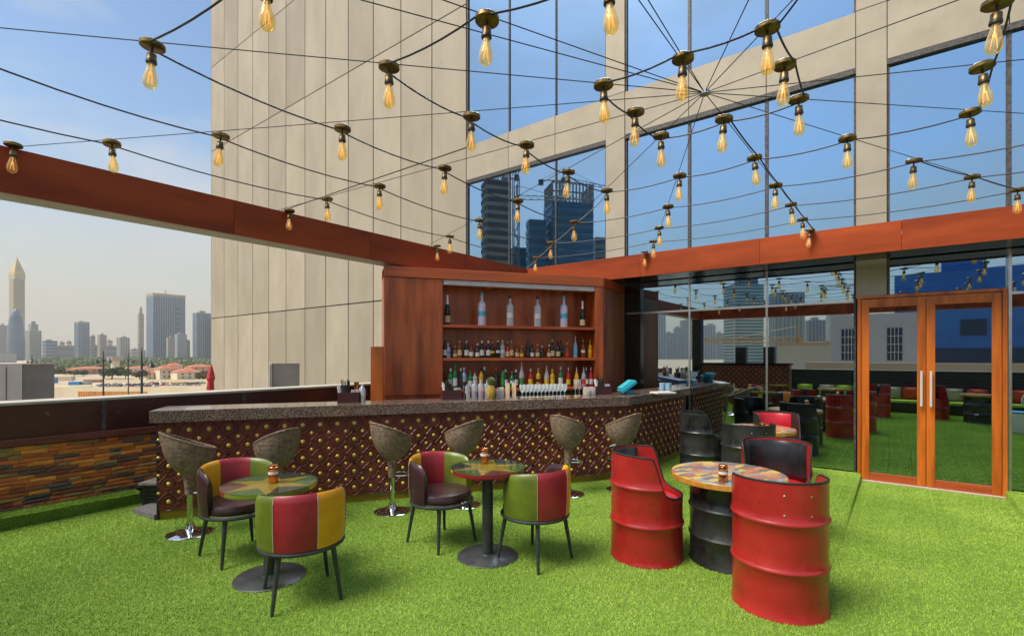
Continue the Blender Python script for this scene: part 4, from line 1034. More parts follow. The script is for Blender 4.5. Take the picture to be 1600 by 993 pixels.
def tower(px0, px1, pyt, t, label, m, mb=None, yaw=.35, shape='box', floors=0, fins=0, mirror=False, cat='building', name='office_tower', base=None, dratio=.7):
    pc = (px0+px1)/2; p = (R if mirror else W)(pc, t); Wd = (px1-px0)/FPX*t
    a_lat = math.atan((pc-800)/FPX)
    k = Wd*math.cos(a_lat) if abs(a_lat) > .2 else Wd
    wdt = k/(math.cos(yaw)+dratio*math.sin(abs(yaw))); dp = wdt*dratio
    H_ = Hh(pyt, t)-GZ
    rz = (YAW-a_lat+yaw); 
    if mirror: rz = -rz
    o = thing(name, label, cat, (p.x, p.y, GZ), rz)
    sc = -1 if mirror else 1
    if shape == 'box': MB().box((0, 0, H_/2), (wdt, dp, H_)).obj('wall', m, o)
    if shape == 'box' and t > 700:
        rr_ = random.Random(int(px0*7+px1)); hh_ = H_*.035+2
        MB().box((wdt*rr_.uniform(-.2, .2), dp*rr_.uniform(-.15, .15), H_+hh_/2), (wdt*rr_.uniform(.25, .5), dp*.5, hh_)).obj('roof_plant', M['roofp'], o)
        MB().tube([(wdt*rr_.uniform(-.3, .3), 0, H_), (wdt*.1, 0, H_+hh_*2.6)], max(.4, t*.0002), 4).obj('roof_mast', M['roofp'], o)
    bm = mb or M['winband']
    if floors:
        b = MB(); fh = H_/floors
        for q in range(floors): b.box((0, 0, (q+.55)*fh), (wdt*.94, dp+.6, fh*.5)); b.box((0, 0, (q+.55)*fh+.01), (wdt+.6, dp*.9, fh*.46))
        stuff(b.obj('window_bands', bm, o))
    if fins:
        b = MB()
        for q in range(fins):
            xx = (q+.5)/fins*wdt-wdt/2; b.box((xx, 0, H_*.5), (wdt/fins*.45, dp+.8, H_*.96))
        nf_ = max(2, int(fins*dratio))
        for q in range(nf_):
            yy = (q+.5)/nf_*dp-dp/2; b.box((0, yy, H_*.5), (wdt+.8, dp/nf_*.45, H_*.96))
        stuff(b.obj('window_strips', bm, o))
    return o, wdt, dp, H_
M['roofp'] = mat('roof_plant_grey', (.30, .29, .27), rough=.7)
def bmat(n_, c, r_=.5): return mat(n_, c, tuple(x*.8 for x in c), .05, r_)
M['winband'] = mat('window_band', (.05, .07, .09), rough=.2)
cream, tan, bluegl, bluel, grey, conc, yell = bmat('cream_wall', (.55, .48, .36)), bmat('tan_wall', (.46, .35, .23)), bmat('blue_glass_wall', (.06, .12, .17), .15), bmat('light_blue_wall', (.19, .25, .28), .3), bmat('grey_wall', (.25, .25, .25)), bmat('concrete_wall', (.36, .34, .30)), bmat('gold_wall', (.50, .40, .15))
wbm = mat('window_band_mid', (.14, .16, .17), rough=.25); wbb = mat('window_band_blue', (.04, .10, .17), rough=.2); wbl = mat('window_band_light', (.28, .33, .36), rough=.3)
# gold spire tower
o, wd, dp, H_ = tower(14, 39, 437, 2300, 'tall golden tower with pointed lattice spire at the left edge of the skyline', yell, wbm, .5, floors=44)
cr = MB(); cr.lathe([(wd*.66, H_), (wd*.66, H_+30), (wd*.48, H_+52), (wd*.18, H_+84), (wd*.04, H_+100), (.6, H_+112)], 4, M=Matrix.Rotation(PI/4, 3, 'Z')); cr.obj('spire_crown', yell, o)
b = MB()
for k in range(6): b.lathe([(wd*(.68-.10*max(0, k-1)), H_+k*12+2), (wd*(.68-.10*max(0, k-1)), H_+k*12+6)], 4, M=Matrix.Rotation(PI/4, 3, 'Z'))
b.obj('crown_lattice', wbl, o)
# bullet dome
o, wd, dp, H_ = tower(12, 38, 482, 2100, 'dark blue bullet shaped glass tower in front of the golden tower', bluegl, shape='none')
MB().lathe([(wd*.62, 0), (wd*.66, H_*.35), (wd*.62, H_*.6), (wd*.48, H_*.82), (wd*.28, H_*.94), (wd*.05, H_)], 20).obj('glass_shell', bluegl, o, True)
b = MB()
for k in range(14): zz_ = H_*(.04+.06*k); rr = wd*.663 if k < 7 else wd*(.66-.02*(k-6)); b.lathe([(rr*1.002, zz_), (rr*1.002, zz_+4)], 20)
stuff(b.obj('window_bands', wbb, o))
tower(-6, 12, 508, 2200, 'grey office block cut by the left picture edge behind the duct box', conc, wbm, floors=18, fins=0)
o, wd, dp, H_ = tower(39, 65, 516, 2250, 'pale green tower with stepped roof right of the blue bullet tower', bmat('green_tint_wall', (.36, .42, .28)), wbm, .5, fins=5)
MB().box((0, 0, H_+14), (wd*.6, dp*.6, 28)).obj('roof_block', grey, o); MB().box((0, 0, H_+34), (wd*.3, dp*.3, 14)).obj('roof_block', grey, o)
tower(66, 90, 532, 2250, 'low blue grey block right of the green tower', bluel, wbb, .4, floors=6)
o, wd, dp, H_ = tower(116, 140, 504, 2300, 'square blue glass tower with tan flank standing alone left of centre skyline', bluel, wbb, .5, fins=6)
MB().box((0, 0, H_+2), (wd*1.02, dp*1.02, 5)).obj('parapet', tan, o)
tower(140, 149, 525, 2300, 'small dark block against the square blue tower', grey, wbm, .3, floors=8)
tower(152, 167, 523, 2300, 'tan tower with flat roof right of the square blue tower', tan, wbm, .5, floors=12)
tower(182, 203, 527, 2300, 'pale twin block apartment tower in the middle skyline', conc, wbm, .5, fins=4)
tower(203, 215, 545, 2300, 'low cream block left of the slim tower', cream, wbm, .3, floors=4)
o, wd, dp, H_ = tower(215, 225, 490, 2350, 'slim brown tower touching the big blue slab', tan, wbm, .4, floors=30)
MB().lathe([(wd*.3, H_), (wd*.3, H_+22), (wd*.15, H_+34)], 10).obj('roof_drum', grey, o)
o, wd, dp, H_ = tower(229, 290, 464, 2000, 'broad blue glass slab tower, biggest on the skyline', bluel, wbb, .38, fins=14, dratio=.55)
MB().box((0, 0, H_+5), (wd*1.02, dp*1.02, 9)).obj('roof_frame', tan, o)
b = MB()
for q in range(9): b.box((wd*.27, -dp*.5, H_*(.18+.08*q)), (wd*.12, 3.2, H_*.035))
stuff(b.obj('lift_openings', wbb, o))
tower(254, 262, 470, 2700, 'distant tower behind the big slab with pointed spire', tan, wbm, .3, floors=20)
o = COL.objects[-1]
sp = W(258, 2700); o = MB().lathe([(12, 0), (7, 30), (.8, 62)], 8).obj('spire', tan, None, loc=(sp.x, sp.y, Hh(470, 2700))); tag(o, 'pointed spire showing above the roof of the big slab', 'spire')
tower(260, 272, 527, 1900, 'cream balcony tower in front of the big slab', cream, wbm, .3, floors=16)
tower(273, 292, 522, 1950, 'pale grey tower with stepped shoulder right of the cream balcony tower', bmat('pale_grey_wall', (.34, .35, .36)), wbl, .4, fins=5)
tower(288, 297, 532, 1990, 'low grey block between two towers', grey, wbm, .3, floors=8)
tower(301, 331, 489, 1900, 'dark grey blue tower next to the beige facade edge', bluel, wbb, .4, fins=8)
tower(331, 352, 500, 1900, 'dark tower mostly hidden by the beige facade', grey, wbb, .3, fins=5)
o, wd, dp, H_ = tower(85, 190, 540, 2400, 'long low grey mall building across the middle skyline', grey, wbm, .05, floors=2, dratio=.3)
o, wd, dp, H_ = tower(160, 228, 547, 2350, 'long low grey hall right of the mall', grey, wbm, .05, floors=1, dratio=.3)
o, wd, dp, H_ = tower(-5, 26, 552, 1500, 'low white podium building behind the duct box', conc, wbl, .05, floors=2, dratio=.3)
for i, px in enumerate((97, 108, 172)):
    tower(px-5, px+4, 534-i*1.2, 2600, '%s tan block peeking over the long mall roof' % ('left', 'second', 'right')[i], tan, wbm, .4, floors=5)
# villas
rooft = mat('terracotta_roof', (.36, .10, .05), (.48, .17, .09), .3, .7); vil = mat('villa_wall', (.58, .50, .36), (.68, .60, .46), .2, .7); win = mat('villa_window', (.05, .05, .06), rough=.3)
def villa(px0, px1, pyt, pyb, label, mw=None, tn=None, seed=0):
    rnd = random.Random(seed); t = tn or (EYE-GZ)/((pyb-HOR)/FPX); p = W((px0+px1)/2, t); wd = (px1-px0)/FPX*t; H_ = Hh(pyt, t)-GZ
    a_lat = math.atan(((px0+px1)/2-800)/FPX)
    o = thing('villa', label, 'house', (p.x, p.y, GZ), YAW-a_lat+.35); n_ = max(1, int(wd/22)); wl = MB(); rf = MB()
    hw = H_*.68
    for k in range(n_):
        cx = (k+.5)/n_*wd-wd/2; hk = hw*rnd.uniform(.82, 1.0); dd_ = wd/n_*.75; ww = wd/n_*.99; yy = rnd.uniform(-4, 4)
        MB().box((cx, yy, hk/2), (ww, dd_, hk)).obj('wall', mw or vil, o)
        r_ = MB(); e = .8; hr = H_*.24
        r_.add([(cx-ww/2-e, yy-dd_/2-e, hk+.05), (cx+ww/2+e, yy-dd_/2-e, hk+.05), (cx+ww/2+e, yy+dd_/2+e, hk+.05), (cx-ww/2-e, yy+dd_/2+e, hk+.05), (cx-ww*.15, yy, hk+hr), (cx+ww*.15, yy, hk+hr)],
               [(0, 1, 5, 4), (1, 2, 5), (2, 3, 4, 5), (3, 0, 4), (3, 2, 1, 0)])
        r_.obj('roof', rooft, o)
        for fl in range(2):
            for q in range(3): MB().box((cx+(q-1)*ww*.28, yy-dd_/2-.02, hk*(.28+.42*fl)), (ww*.09, .3, hk*.16)).obj('window', win, o)
villa(228, 252, 574, 592, 'cream villa row with red hipped roofs, left end near the dark lamp post', seed=1)
villa(250, 276, 568, 592, 'cream villa row with red roofs and a small tower, middle of the compound', seed=2)
villa(274, 309, 572, 592, 'cream villa row with red roofs, right end beside the round tree', seed=3)
villa(262, 280, 563, 585, 'pale villa with pointed red roof standing behind the compound', seed=4, tn=640)
villa(296, 330, 567, 582, 'pink villa with red roof beside the facade edge', mat('pink_wall', (.48, .28, .18), (.55, .36, .24), .2, .7), seed=5)
villa(118, 164, 571, 584, 'long pinkish orange building behind dark trees left of the lamp post', mat('pink_wall2', (.46, .25, .16), (.56, .34, .22), .2, .7), seed=6)
villa(200, 232, 569, 584, 'low orange roofed houses behind the brown tree', seed=7)
villa(70, 100, 572, 584, 'grey roofed sheds right of the duct box', grey, seed=8)
o = thing('water_tank', 'small white water tower above the treetops', 'water tower', tuple(W(180, 700).xy)+(GZ,)); 
MB().lathe([(5, 0), (5, Hh(563, 700)-GZ)], 10).obj('shaft', vil, o); MB().lathe([(5, Hh(563, 700)-GZ), (10, Hh(562, 700)-GZ), (10, Hh(557, 700)-GZ)], 12).obj('tank', conc, o)
# trees
leafm = [mat('leaf_%d' % k, c, tuple(x*1.8 for x in c), .8, .8) for k, c in enumerate([(.035, .065, .018), (.06, .085, .022), (.085, .075, .022)])]
bark = mat('bark', (.08, .055, .035), rough=.9)
tmesh = []
for v_ in range(5):
    rnd = random.Random(50+v_); b = MB()
    cl = [(rnd.uniform(-.34, .34), rnd.uniform(-.34, .34), rnd.uniform(.34, .82), rnd.uniform(.12, .22)) for _ in range(16)]
    for cx, cy, cz, cr_ in cl:
        for _ in range(70):
            d = Vector((rnd.gauss(0, 1), rnd.gauss(0, 1), rnd.gauss(0, 1))).normalized()*cr_*rnd.uniform(.6, 1.05); p = Vector((cx, cy, cz))+d
            a = Vector((rnd.gauss(0, 1), rnd.gauss(0, 1), rnd.gauss(0, 1))).normalized()*.035; c_ = a.cross(Vector((rnd.gauss(0, 1), rnd.gauss(0, 1), rnd.gauss(0, 1)))).normalized()*.03
            b.add([p-a-c_, p+a-c_, p+a+c_, p-a+c_], [(0, 1, 2, 3)])
    tk = MB(); tk.tube([(0, 0, 0), (.02, 0, .25), (0, .02, .5)], [.035, .025, .015], 6)
    for k in range(4): tk.tube([(.01, 0, .25), (cl[k][0]*.9, cl[k][1]*.9, cl[k][2])], [.015, .006], 5)
    tmesh.append((b, tk.mesh('trunk', bark)))
tcache = {}
def tree(px, pyb, pyt, wpx, kind, label, v_):
    t = (EYE-GZ)/((pyb-HOR)/FPX); p = W(px, t); H_ = Hh(pyt, t)-GZ; wd = wpx/FPX*t
    o = thing('tree', label, 'tree', (p.x, p.y, GZ), v_*1.3, 'trees in the villa district')
    if (v_, kind) not in tcache: tcache[(v_, kind)] = tmesh[v_][0].mesh('crown', leafm[kind])
    c_ = inst(tcache[(v_, kind)], 'crown', o); tk = inst(tmesh[v_][1], 'trunk', o)
    for x in (c_, tk): x.scale = (wd/.95, wd/.95, H_)
TR = [(175, 592, 571, 30, 0, 'big dark green round tree left of the middle lamp post'), (163, 591, 575, 16, 0, 'dark green tree joined to the left side of the big round tree'), (196, 592, 574, 16, 1, 'mid green tree right beside the big round tree'),
      (218, 594, 577, 24, 2, 'olive brown tree with broad crown behind the dark lamp post'), (318, 594, 578, 22, 2, 'olive tree at the right end of the villa compound'), (328, 595, 576, 14, 2, 'olive tree partly behind the red parasol'),
      (103, 586, 579, 14, 0, 'small dark tree in front of the long pinkish building'), (116, 588, 577, 16, 0, 'dark tree at the left of the pinkish building'), (130, 588, 578, 14, 0, 'dark tree below the pinkish building'),
      (92, 584, 572, 14, 1, 'light green tree near the grey sheds'), (240, 592, 585, 8, 0, 'small shrub tree at the villa wall, left end'), (262, 592, 585, 10, 0, 'small shrub tree before the middle villas'), (283, 592, 584, 9, 0, 'small shrub tree before the right villas'),
      (300, 592, 585, 10, 0, 'small shrub tree at the right villa corner')]
for i, a in enumerate(TR): tree(*a, i % 5)
b = MB(); rnd = random.Random(9)
for k in range(2600):
    px = rnd.uniform(60, 345); py = rnd.choice([rnd.uniform(562, 566), rnd.uniform(565, 572), rnd.uniform(564, 576)])
    t = (EYE-GZ)/((py-HOR)/FPX); p = W(px, t); p.z = GZ; s_ = t*.0042
    for q in range(7):
        c_ = p+Vector((rnd.gauss(0, s_*1.2), rnd.gauss(0, s_*1.2), s_*rnd.uniform(.2, 1.5))); a = Vector((rnd.gauss(0, 1), rnd.gauss(0, 1), rnd.gauss(0, 1))).normalized()*s_*.5; d = a.cross(Vector((0, 0, 1))+a*.3).normalized()*s_*.45
        b.add([c_-a-d, c_+a-d, c_+a+d, c_-a+d], [(0, 1, 2, 3)])
me = bpy.data.meshes.new('far_woods'); me.from_pydata(b.v, [], b.f); me.materials.append(leafm[1]); stuff(inst(me, 'far_woods'))
# boundary walls, hoarding, sand lot
wallc = mat('lot_wall', (.62, .55, .36), (.70, .62, .44), .1, .8); orng = mat('orange_hoarding', (.55, .24, .05), (.66, .33, .09), .3, .7)
def longwall(px0, px1, pyb, pyt, m, label, name='boundary_wall', ribs=0):
    t = (EYE-GZ)/((pyb-HOR)/FPX); a = W(px0, t); b_ = W(px1, t); H_ = Hh(pyt, t)-GZ; o = thing(name, label, 'wall', (a.x, a.y, GZ), YAW); L_ = (b_-a).length
    MB().box((L_/2, 0, H_/2), (L_, .4, H_)).obj('wall', m, o)
    for k in range(ribs): MB().box(((k+.5)/ribs*L_, -.3, H_/2), (.5, .2, H_)).obj('rib', m, o)
longwall(164, 330, 597, 592.5, wallc, 'long cream boundary wall in front of the trees and villas')
longwall(70, 350, 618, 604, wallc, 'pale yellow wall below the parked cars')
longwall(122, 230, 623, 611, orng, 'orange hoarding with vertical ribs at the foot of the lamp posts', 'hoarding', 30)
longwall(70, 118, 592, 589, conc, 'pale wall behind the blue containers')
# vehicles
carc = {k: mat(k+'_car_paint', c, rough=.25, coat=.5) for k, c in dict(white=(.7, .7, .68), red=(.5, .03, .03), dark=(.03, .035, .04), silver=(.4, .41, .42), blue=(.03, .16, .36), green=(.10, .30, .14))  .items()}
cw = mat('car_window', (.02, .025, .03), rough=.1)
cmesh = {}
def car(px, py, c_, label, rz_, i):
    t = (EYE-GZ)/((py-HOR)/FPX); p = W(px, t); o = thing('parked_car', label, 'car', (p.x, p.y, GZ), rz_, 'cars parked on the sand lot')
    if c_ not in cmesh:
        b = MB(); b.prism([(-2.2, -.85), (2.2, -.85), (2.2, .85), (-2.2, .85)], .35, .95)
        cb_ = MB(); vs = [(-1.6, -.8, .95), (1.2, -.8, .95), (1.2, .8, .95), (-1.6, .8, .95), (-1.1, -.68, 1.48), (.6, -.68, 1.48), (.6, .68, 1.48), (-1.1, .68, 1.48)]
        cb_.add(vs, [(4, 5, 6, 7), (0, 1, 5, 4), (1, 2, 6, 5), (2, 3, 7, 6), (3, 0, 4, 7)])
        wh = MB()
        for x in (-1.35, 1.35):
            for y in (-.8, .8): wh.lathe([(.34, -.1), (.34, .1)], 10, (x, y, .34), True, Matrix.Rotation(PI/2, 3, 'X'))
        rf_ = MB().bx(-1.12, .62, -.69, .69, 1.481, 1.51)
        cmesh[c_] = (b.mesh('body', carc[c_]), cb_.mesh('windows', cw), wh.mesh('wheels', M['rubber']), rf_.mesh('roof', carc[c_]))
    for me, nm in zip(cmesh[c_], ('body', 'windows', 'wheels', 'roof')): inst(me, nm, o)
cs = ['white', 'dark', 'red', 'silver', 'white', 'dark', 'white', 'silver', 'red', 'white', 'dark', 'white']
k = 0
for r_, (py, x0, x1, n_) in enumerate([(604, 150, 245, 17), (601.5, 158, 312, 22), (599.5, 235, 320, 14)]):
    for i in range(n_):
        px = x0+(x1-x0)*(i+.5)/n_+random.uniform(-1.2, 1.2); c_ = random.choice(cs)
        car(px, py+random.uniform(-.5, .5), c_, '%s parked car, %s from left in the %s car row of the sand lot' % (c_, ORD[i], ('front', 'middle', 'rear')[r_]), YAW+1.2+random.uniform(-.4, .4), k); k += 1
def cont(px0, px1, pyb, pyt, c_, label, name='shipping_container'):
    t = (EYE-GZ)/((pyb-HOR)/FPX); p = W((px0+px1)/2, t); wd = (px1-px0)/FPX*t; H_ = Hh(pyt, t)-GZ
    o = thing(name, label, 'container', (p.x, p.y, GZ), YAW+.3); MB().box((0, 0, H_/2+.1), (wd, 5, H_)).obj('box', c_, o)
    for k in range(6): MB().box(((k+.5)/6*wd-wd/2, -2.55, H_/2+.1), (wd/14, .1, H_*.9)).obj('rib', c_, o)
blu = mat('blue_steel', (.03, .22, .50), (.05, .28, .58), .5, .5)
cont(78, 87, 598, 590, blu, 'bright blue container stacked right of the duct box'); cont(68, 80, 600, 595.5, blu, 'long low blue container touching the duct box')
cont(111, 125, 601, 596, blu, 'dark blue container in the middle of the yard'); cont(126, 140, 600.5, 596, conc, 'white container right of the dark blue one')
cont(88, 112, 594.5, 588, bmat('shed_cream', (.6, .52, .4)), 'long cream site shed behind the containers', 'site_shed'); cont(135, 158, 597, 593, bmat('shed_brown', (.30, .18, .13)), 'brown roofed site shed left of the lamp post', 'site_shed')
cont(262, 288, 601, 596.5, bmat('shed_yellow', (.65, .42, .12)), 'yellow site cabin in front of the villas', 'site_shed'); cont(112, 140, 606, 603.5, bmat('tarp_green', (.2, .42, .28)), 'green tarpaulin covered stack in the yard', 'site_shed')
# street lamps
def slamp(px, pyt, t, label, arms=2, sc=1.0, lampx=1):
    p = W(px, t); H_ = Hh(pyt, t)-GZ; o = thing('street_lamp', label, 'street lamp', (p.x, p.y, GZ), YAW, 'ornate black street lamps')
    MB().lathe([(.32*sc, 0), (.30*sc, 1.2), (.17*sc, 1.5), (.13*sc, H_-3.2*sc), (.26*sc, H_-3.1*sc), (.26*sc, H_-2.9*sc), (.12*sc, H_-2.8*sc), (.10*sc, H_-.8*sc), (.03, H_)], 8).obj('pole', M['black'], o)
    for s_ in ((-1, 1) if arms == 2 else (1,)):
        MB().tube([(0, 0, H_-2.6*sc), (s_*.3*sc, 0, H_-1.9*sc), (s_*.8*sc, 0, H_-1.5*sc), (s_*1.15*sc, 0, H_-1.6*sc), (s_*1.2*sc, 0, H_-1.9*sc)], .05*sc, 6).obj('arm', M['black'], o)
        MB().lathe([(.42*sc, -.75*sc), (.40*sc, -.65*sc), (.16*sc, -.25*sc), (.05*sc, 0)], 10, (s_*1.2*sc, 0, H_-1.75*sc)).obj('lantern', M['black'], o)
slamp(161.5, 546, 95, 'black double street lamp standing before the big round tree', 2)
slamp(50, 553, 140, 'black double street lamp whose top rises behind the duct box', 2)
slamp(200.5, 551.5, 140, 'thinner black double street lamp in the middle of the three', 2)
slamp(221.5, 542.5, 62, 'nearest black street lamp with one visible lantern on its right', 1, 1.0)

# ------------------------------------------------------------------ what stands behind the camera (seen in the glass)
bw = thing('slatted_wall', 'dark slatted wall behind the sofas, seen in the glass', 'wall', (0, V0-.35, 0))
MB().bx(-2.8, UR+.3, -.08, -.01, -.09, 1.17).obj('core', M['black'], bw)
for k in range(11): MB().bx(-2.8, UR+.3, 0, .02, .05+k*.10, .12+k*.10).obj('slat', M['blackm'], bw)
MB().bx(-2.8, UR+.3, -.12, .05, 1.172, 1.20).obj('cap', M['cap'], bw)
MB().bx(UR+.4, UR+.5, -.0, 10.0, -.09, 1.17).obj('side_wall', M['black'], bw)
bo = thing('studded_booth', 'tall dark DJ booth dotted with studs, seen in the glass', 'booth', (-4.15, V0-.22, 0))
MB().bx(-1.75, 1.32, -.35, .20, 0, 1.30).obj('body', M['tile'], bo); MB().bx(-1.8, 1.37, -.40, .26, 1.302, 1.38).obj('worktop', M['granite_b'], bo)
b = MB()
for i in range(17):
    for j in range(7):
        b.lathe([(.02, 0), (.012, .012), (.003, .016)], 6, (-1.65+i*.18, .20, .12+j*.175+(0)), True, Matrix.Rotation(-PI/2, 3, 'X')); b.lathe([(.016, 0), (.01, .010), (.003, .014)], 6, (-1.56+i*.18, .20, .207+j*.175), True, Matrix.Rotation(-PI/2, 3, 'X'))
stuff(b.obj('stud_field', M['brass'], bo))
for i, x in enumerate((-4.35, -3.45)):
    s_ = thing('loudspeaker', '%s black loudspeaker on the studded booth, seen in the glass' % ('left', 'right')[i], 'speaker', (x, V0-.3, 1.381)); MB().bx(-.17, .17, -.15, .15, 0, .55).obj('cabinet', M['black'], s_)
    MB().lathe([(.13, 0), (.10, .01), (.03, .02)], 16, (0, .151, .2), True, Matrix.Rotation(-PI/2, 3, 'X')).obj('woofer', M['rubber'], s_)
fab = {'lime': mat('lime_fabric', (.32, .50, .03), (.4, .58, .05), 9, .8, 0, .1), 'red': mat('red_fabric', (.52, .05, .02), (.6, .08, .03), 9, .8, 0, .1), 'beige': mat('beige_fabric', (.36, .33, .24), (.44, .40, .30), 9, .8, 0, .1)}
for i, (x0, x1) in enumerate(((-2.7, -.5), (-.4, 1.6), (1.7, 3.6))):
    s_ = thing('sofa', 'low black sofa bench, %s along the slatted wall, seen in the glass' % ('left', 'middle', 'right')[i], 'sofa', ((x0+x1)/2, V0+.1, 0), 0, 'black sofa benches')
    L_ = x1-x0; MB().bx(-L_/2, L_/2, -.4, .35, 0.001, .28).obj('base', M['lth_k'], s_, bevel=.02); MB().bx(-L_/2+.02, L_/2-.02, -.25, .36, .285, .36).obj('seat_pad', fab['lime'], s_, bevel=.02)
    MB().bx(-L_/2, L_/2, -.42, -.27, .285, .66).obj('back', M['lth_k'], s_, bevel=.02)
cu = MB(); nn = 9
def cushion_mesh():
    b = MB()
    for sgn in (1, -1):
        b.grid(lambda i, j: ((i/8-.5)*.42, sgn*.075*max(0, (1-(2*i/8-1)**4)*(1-(2*j/8-1)**4))**.5, (j/8)*.36), 9, 9)
    return b
cbm = cushion_mesh(); cms = {k: cbm.mesh('cushion', v, True) for k, v in fab.items()}
for i, (x, c_) in enumerate([(-2.35, 'lime'), (-1.75, 'beige'), (-1.3, 'lime'), (-.85, 'beige'), (-.1, 'beige'), (.35, 'red'), (.85, 'beige'), (1.25, 'beige'), (1.75, 'red'), (2.25, 'beige'), (2.65, 'red'), (3.1, 'lime')]):
    o = inst(cms[c_], 'cushion', None, (x, V0+.0, .365)); o.rotation_euler = (-.18, 0, random.uniform(-.08, .08)); tag(o, '%s cushion, %s from left on the sofas seen in the glass' % (c_, ORD[i]), 'cushion', 'cushions on the sofas')
# furniture behind and beside the camera
for i, (x, y, a) in enumerate([(-.25, 1.35, 2.6), (.95, .95, .6)]):
    o = copy_tree(dc0, label='%s red drum chair among the sofas, seen only in the glass' % ('left', 'right')[i], loc=(x-.15, y-1.0, 0), rz=a)
drum_table((1.6, .4, 0), 'black drum table in front of the sofas, seen only in the glass', .36)
drum_table((-1.45, .15, 0), 'black drum table left of the red drum chairs, seen only in the glass', .36)
ct = copy_tree(ch0, label='tub chair in front of the studded booth, seen only in the glass', loc=(-3.4, .1, 0), rz=-1.2)
ped_table((-2.9, -.55, 0), .73, .32, 'pedestal table by the studded booth, seen only in the glass', 1.)
mfp = R(1597, 10.5); mf = thing('drum_fan', 'white drum fan on a blue topped box, seen at right edge of glass', 'fan', (mfp.x, mfp.y, 0), .3)
MB().bx(-.25, .20, -.15, .15, .0, .42).obj('box', M['whitep'], mf); MB().bx(-.26, .21, -.16, .16, .422, .45).obj('box_top', blu, mf)
MB().lathe([(.22, -.12), (.24, -.10), (.24, .10), (.22, .12)], 24, (.25, 0, .70), False, Matrix.Rotation(1.4, 3, 'X')).obj('fan_drum', M['whitep'], mf, True); MB().lathe([(.20, -.04), (.05, .04)], 24, (.25, 0, .70), True, Matrix.Rotation(1.4, 3, 'X')).obj('fan_guard', M['black'], mf, True)
# neighbouring buildings seen in the glass
tower(1231, 1700, 567, 40, 'long beige roof wall beyond the terrace, seen in the glass', tan, wbm, 0.0, mirror=True, dratio=.08, name='roof_building')
wht = bmat('white_render', (.50, .50, .52)); blw = mat('blue_sheeting', (.02, .11, .36), (.03, .15, .45), .2, .6); dkw = mat('dark_blue_opening', (.01, .03, .07), rough=.3)
o, wd, dp, H_ = tower(1296, 1446, 491, 60, 'pale rendered building with gridded dark windows, seen in the glass', wht, wbm, 0.0, mirror=True, dratio=.3, name='rendered_building')
for px in (1325, 1397):
    xx = (px-(1296+1446)/2)/150*wd; zc = Hh(538, 60)-GZ; zh = (563-514)/FPX*60
    f_ = MB().box((xx, dp/2+.02, zc), (22/150*wd, .12, zh)).obj('window', dkw, o)
    b = MB()
    for q in range(1, 4): b.box((xx-11/150*wd+q*22/150*wd/4, dp/2+.1, zc), (.06, .06, zh))
    for q in range(1, 4): b.box((xx, dp/2+.11, zc-zh/2+q*zh/4), (22/150*wd, .06, .06))
    b.obj('window_grid', M['whitep'], f_)
o, wd, dp, H_ = tower(1383, 1760, 420, 75, 'blue wrapped building with dark openings, seen in the glass', blw, wbm, 0.0, mirror=True, dratio=.3, name='wrapped_building')
for px, py0, py1, w_ in ((1521, 499, 524, 42), (1720, 499, 524, 42)):
    MB().box(((px-(1383+1760)/2)/377*wd, dp/2+.02, Hh((py0+py1)/2, 75)-GZ), (w_/377*wd, .2, (py1-py0)/FPX*75)).obj('window', dkw, o)
MB().box((0, dp/2+.02, Hh(556, 75)-GZ), (wd, .15, 2.4)).obj('lower_band', dkw, o)
MB().box((-wd*.18, 0, H_+.9), (wd*.2, dp*.6, 1.8)).obj('roof_block', blw, o); MB().box((wd*.22, 0, H_+2), (wd*.12, dp*.6, 4)).obj('roof_block', wht, o)
o, wd, dp, H_ = tower(1214, 1302, 540, 130, 'beige flat roofed building under the yellow crane, seen in the glass', cream, wbm, 0.0, mirror=True, dratio=.5, name='beige_building')
MB().box((0, 0, H_+.4), (wd*1.02, dp*1.04, .8)).obj('cornice', tan, o)
o, wd, dp, H_ = tower(1130, 1193, 446, 300, 'white banded apartment tower, seen in the glass', bmat('white_band_wall', (.60, .58, .54)), mat('teal_glass', (.06, .22, .26), rough=.15), .5, mirror=True, floors=34)
o, wd, dp, H_ = tower(1148, 1184, 432, 330, 'grey stepped tower top behind the banded tower, seen in the glass', bluel, wbb, .3, mirror=True, fins=6)
o, wd, dp, H_ = tower(1200, 1257, 458, 420, 'grey blue office tower behind the yellow crane, seen in the glass', bmat('grey_blue', (.22, .27, .30)), wbl, .4, mirror=True, fins=7)
tower(1258, 1290, 500, 900, 'hazy blue tower right of the yellow crane, seen in the glass', bluel, wbb, .3, mirror=True, fins=5)
tower(1290, 1330, 486, 1000, 'pale hazy tower behind the rendered building, seen in the glass', bmat('pale2', (.4, .42, .43)), wbl, .3, mirror=True, fins=5)
for i, (a, b_, yt) in enumerate([(1006, 1022, 508), (1021, 1040, 490), (1040, 1053, 520), (1052, 1066, 512), (1062, 1080, 500), (1080, 1097, 490), (1097, 1118, 508), (1118, 1132, 520)]):
    tower(a, b_, yt, 2800, 'hazy blue tower, %s from left in the far reflected skyline' % ORD[i], bluel, wbb, .3, mirror=True, fins=4)
